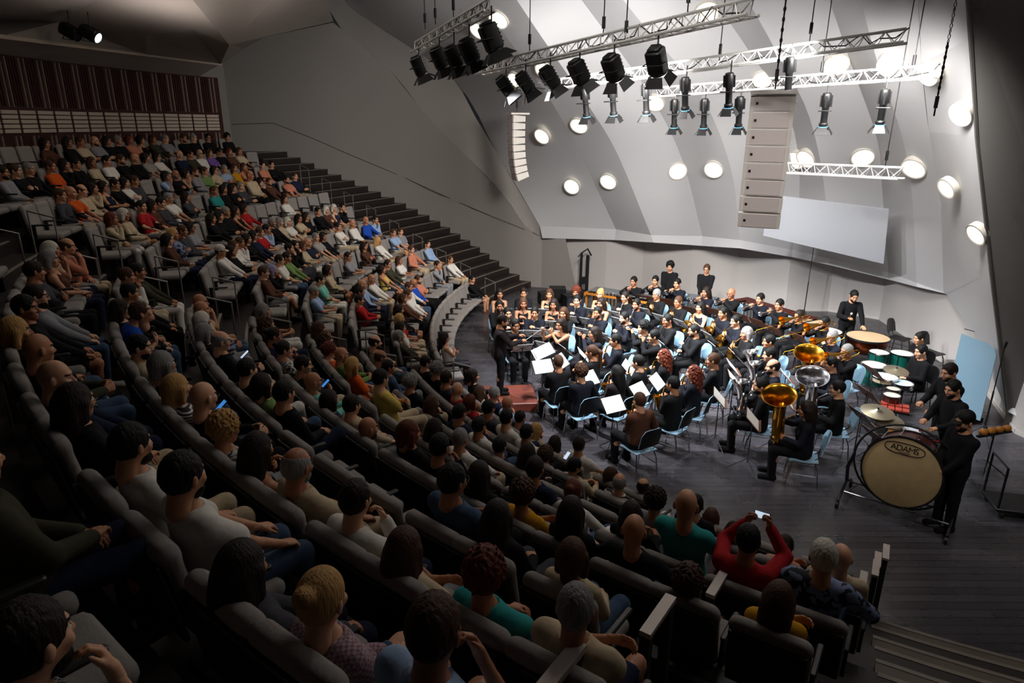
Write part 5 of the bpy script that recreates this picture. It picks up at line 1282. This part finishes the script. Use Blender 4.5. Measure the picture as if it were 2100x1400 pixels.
for i,(u,v,s_,lit) in enumerate(((860,138,.86,False),(902,122,.9,True),(932,120,.9,False),(963,108,.95,True),(1008,80,1.05,False))):
    p=on(TA,u,v); lantern(p,p+Vector((.42,.12,-1)),s_,'big lantern on the short truss, %s from the left%s'%(nth(i),', glowing' if lit else ''),lit=lit); sp_.append(p)
for i,(u,v,s_) in enumerate(((1038,178,.85),(1078,172,.85),(1128,162,.85),(1188,150,.85),(1258,142,.85),(1347,128,.85))):
    p=on(TB,u,v); lantern(p,AIM+Vector((.5,-1.5,0)),s_,'black lantern on the main truss, %s from the left'%nth(i)); sp_.append(p)
for i,(u,v) in enumerate(((1201,212),(1257,208),(1325,205),(1405,195),(1495,188),(1618,158))):
    p=on(TC,u,v); lantern(p,p+Vector((.15,.25,-1)),1.05,'slim black profile lantern on the second truss, %s from the left'%nth(i),prof=True); sp_.append(p)
for i,(u,v) in enumerate(((1383,235),(1444,235),(1516,232),(1692,228),(1810,222))):
    p=on(TD,u,v); lantern(p,p+Vector((.1,.2,-1)),1.05,'slim black profile lantern on the third truss, %s from the left'%nth(i),prof=True); sp_.append(p)
for i,(u,v) in enumerate(((146,66),(187,70))):
    p=aty(u,v,17); lantern(p,p+Vector((1,-.1,-.55)),.9,'small lantern in the ceiling slot above the rear seats, %s'%('left one' if i==0 else 'right one, lit'),lit=i==1,barn=False)
# hanging chains, cables
CH_=pm('chain_steel','#2a2a2b',.45,.6,.1)
def hang(p,top,label,chain=False,hoist=True):
    r=empty('hanging_chain' if chain else 'hanging_cable',Matrix.Translation(p),label,'chain' if chain else 'cable','rigging lines')
    MB().tube([(0,0,0),(0,0,top-p.z)],.010 if not chain else .014,5).build('line',CH_,r)
    if hoist: MB().tube([(0,0,.12),(0,0,.3)],.03,8).build('hook_block',CH_,r)
    if chain:
        for i in range(40): MB().tube([(.02*math.cos(a),.0,.35+.075*i+.035*math.sin(a)) if i%2 else (0,.02*math.cos(a),.35+.075*i+.035*math.sin(a)) for a in np.linspace(0,2*math.pi,9)[:-1]],.007,4,closed=True).build('chain_link',CH_,r)
hl=[(TA,872,60,'left end of the short truss'),(TA,893,50,'second line on the short truss'),(TA,930,35,'third line on the short truss'),(TB,1086,105,'left part of the main truss'),(TB,1237,75,'middle of the main truss'),(TB,1283,85,'right of the main truss middle'),(TB,1410,25,'right part of the main truss'),(TC,1475,125,'middle of the second truss'),(TC,1660,85,'right part of the second truss'),(TD,1683,160,'middle of the third truss'),(TD,1870,150,'right part of the third truss')]
for T,u,v,l in hl: hang(on(T,u,v),11.3,'dark rigging line holding the '+l)
hang(on(TE,1815,342),9.6,'dark rigging line holding the thin rear truss'); hang(atd(1915,238,10.7),7.0,'loose hoist hook at the right end of the third truss',True,True)
# loose power cables draped on the trusses
CB=pm('cable_black','#0d0d0e',.6)
for n_,T in enumerate((TA,TB,TC,TD)):
    A,B=T; pts=[]; rs=random.Random(n_)
    for i in range(41):
        p=A.lerp(B,i/40); pts.append(p+Vector((rs.uniform(-.03,.03),rs.uniform(-.03,.03),.02+(.10 if i%4==0 else -.10*rs.random()))))
    tag(MB().tube(pts,.011,5).build('power_cable',CB),'black power cable looped along the %s'%('short truss','main truss','second truss','third truss')[n_],'cable','power cables')
# ---- line-array loudspeakers
SPK=pm('white_cabinet','#e0dad3',.5,0,.04); GRL=pattern('speaker_grille','#c9bbb9','#e8dfdb','stripe',26,.5); 
def line_array(top,facing,n,w,h,dp,label,curve):
    M=frame(top,facing); r=empty('line_array_speaker',M,label,'loudspeaker','hanging loudspeakers')
    T=Matrix.Identity(4); MB().box((0,-.02,.04),(w*1.02,dp*1.5,.05)).build('hanging_bar',SPK,r)
    y,z,a=0,0,0
    for i in range(n):
        a=curve[min(i,len(curve)-1)]; Tm=Matrix.Translation((0,y,z))@Matrix.Rotation(-a,4,'X')
        c=MB(); V=[(-w/2,dp/2,-h),(w/2,dp/2,-h),(w/2*.86,-dp/2,-h*.86),(-w/2*.86,-dp/2,-h*.86),(-w/2,dp/2,-.006),(w/2,dp/2,-.006),(w/2*.86,-dp/2,-h*.14),(-w/2*.86,-dp/2,-h*.14)]
        c.add(V,[(3,2,1,0),(4,5,6,7),(0,1,5,4),(1,2,6,5),(2,3,7,6),(3,0,4,7)]); cb=c.build('cabinet',SPK,r,Tm)
        g=MB().box((0,dp/2+.006,-h/2),(w*.82,.012,h*.88)); obj('grille',g.mesh('grille',GRL),cb)
        b=MB().box((w*.34,dp/2+.014,-h*.5),(.04,.006,.04)); obj('badge',b.mesh('badge',BLK),cb)
        for sx in (-1,1):
            b=MB().box((sx*w*.49,dp*.3,-h*.5),(.012,.05,h*.7)); obj('rigging_bracket',b.mesh('rigging_bracket',BLK if sx>0 else SPK),cb)
        y-=math.sin(a)*h; z-=math.cos(a)*h
    return M
tp=atd(1588,196,10.8); line_array(tp,Vector((-.45,-1,0)),8,.68,.262,.42,'big white line array of eight loudspeakers hanging at right of centre',[-.03,-.03,-.02,0,.03,.07,.14,.24])
tp2=atd(1060,236,20.5); line_array(tp2,Vector((-1,-.35,0)),9,.55,.215,.4,'small white line array hanging far left by the dark wall fold',[-.02,-.02,0,.02,.05,.09,.14,.2,.28])
hang(tp+Vector((0,0,.1)),11.3,'steel chain holding the big line array',True); hang(tp2+Vector((0,0,.1)),11.3,'thin cable holding the small line array')
# ---- recessed lamps in the shell
from mathutils.bvhtree import BVHTree
_so=bpy.data.objects['wall_stage_shell']; BV=BVHTree.FromPolygons([tuple(v.co) for v in _so.data.vertices],[tuple(p.vertices) for p in _so.data.polygons])
LAMP=pm('warm_lamp_glass','#fff0d6',.4,emit=1.25); RIM=pm('lamp_rim','#d8d2c8',.5)
RL=[(1122,271),(1190,254),(1180,376),(1250,370),(1390,350),(1466,345),(1026,35),(985,58),(1120,140),(1062,160),(1565,160),(1715,130),(1835,127),(1915,148),(1770,320),(1882,340),(1640,325),(1660,322),(1983,230),(1953,383),(2015,478),(1450,22),(1345,207)]
for i,(u,v) in enumerate(RL):
    d=ray(u,v); h=BV.ray_cast(Vector((0,0,CH)),d)
    if h[0] is None: continue
    sn=h[1] if h[1].dot(d)<0 else -h[1]; nv=(Vector((0,-.4,-.2))+sn).normalized(); rr=.26 if u<1900 else .2
    M=Matrix.Translation(h[0]+sn*(.025+(.16 if u in(1122,1180) else 0)+rr*nv.cross(sn).length))@nv.to_track_quat('Z','Y').to_matrix().to_4x4()
    o=empty('recessed_lamp',M,'round warm recessed shell lamp, %s from the left'%(nth(sum(q[0]<u for q in RL))),'lamp','recessed shell lamps')
    MB().lathe([(.001,.0),(rr,.0),(rr,.012),(.001,.014)],28).build('diffuser',LAMP,o); MB().lathe([(rr,-.12),(rr+.03,-.12),(rr+.03,.02),(rr,.016)],28).build('rim',RIM,o)
# ---- stage light from the lanterns
for i,p in enumerate(sp_[:11]):
    t=AIM+Vector(((-2.6,-.8,1.0,2.4,3.6)[i%5],(-2.2,1.0,-1.2,1.8,-3.2,.2)[i%6],0)); spot('lantern_light',p+(Vector((.42,.12,-1)) if i<5 else (t-p)).normalized()*.66,t,1800,54,(.93,.96,1.0),.7,.12)
for i,p in enumerate(sp_[11:22:2]):
    spot('profile_light',p+Vector((0,0,-.5)),p+Vector((.1,.2,-6)),560,80,(.86,.93,1.0),.7,.1)
# ---------------------------------------------------------------- telephones, programmes, bags in the audience
PHS=pm('screen_white','#cfe4ff',.3,emit=.8); PHB=pm('screen_blue','#4a9dff',.3,emit=.55)
def near_spec(u,v): return min(SPECT,key=lambda t:(t[1]['u']-u)**2+(t[1]['v']-v)**2)
def phone(u,v,local,label,m,land=False,up=(0,-.5,1)):
    o,s_,P,i,M,scl=near_spec(u,v); T=M@Matrix.Translation(local)@Matrix.Rotation(math.radians(-58 if not land else -8),4,'X')
    if land: T=T@Matrix.Rotation(math.pi/2,4,'Y')
    b=MB().rbox((0,0,0),(.068,.009,.135),.004,2); ph=b.build('telephone',BLK,None,T); tag(ph,label,'telephone','telephones in the audience')
    obj('screen',MB().box((0,-.0055,0),(.058,.002,.12)).mesh('screen',m),ph)
phone(1533,1108,(.01,.34,1.29),'telephone raised by the person in red, screen showing the stage',PHS,True)
for px,(u,v),lab,m in (((502,727),(453,700),'bright telephone screen in the lap of the balding grey man',PHS),((453,833),(417,815),'blue telephone screen before the bald man with glasses',PHB),((668,786),(642,783),'blue telephone held by the bald person in aqua',PHB),((1163,934),(1178,957),'telephone held up in the front rows of the near block',PHS)):
    o,s_,P,i,M,scl=near_spec(u,v); w=at(px[0],px[1],M.translation.z+.86)
    T=frame(w,(P_:=(Vector((CX,CY,0))-Vector((w.x,w.y,0)))).normalized())@Matrix.Rotation(math.radians(-50),4,'X')
    ph=MB().rbox((0,0,0),(.068,.009,.135),.004,2).build('telephone',BLK,None,T); tag(ph,lab,'telephone','telephones in the audience'); obj('screen',MB().box((0,-.0055,0),(.058,.002,.12)).mesh('screen',m),ph)
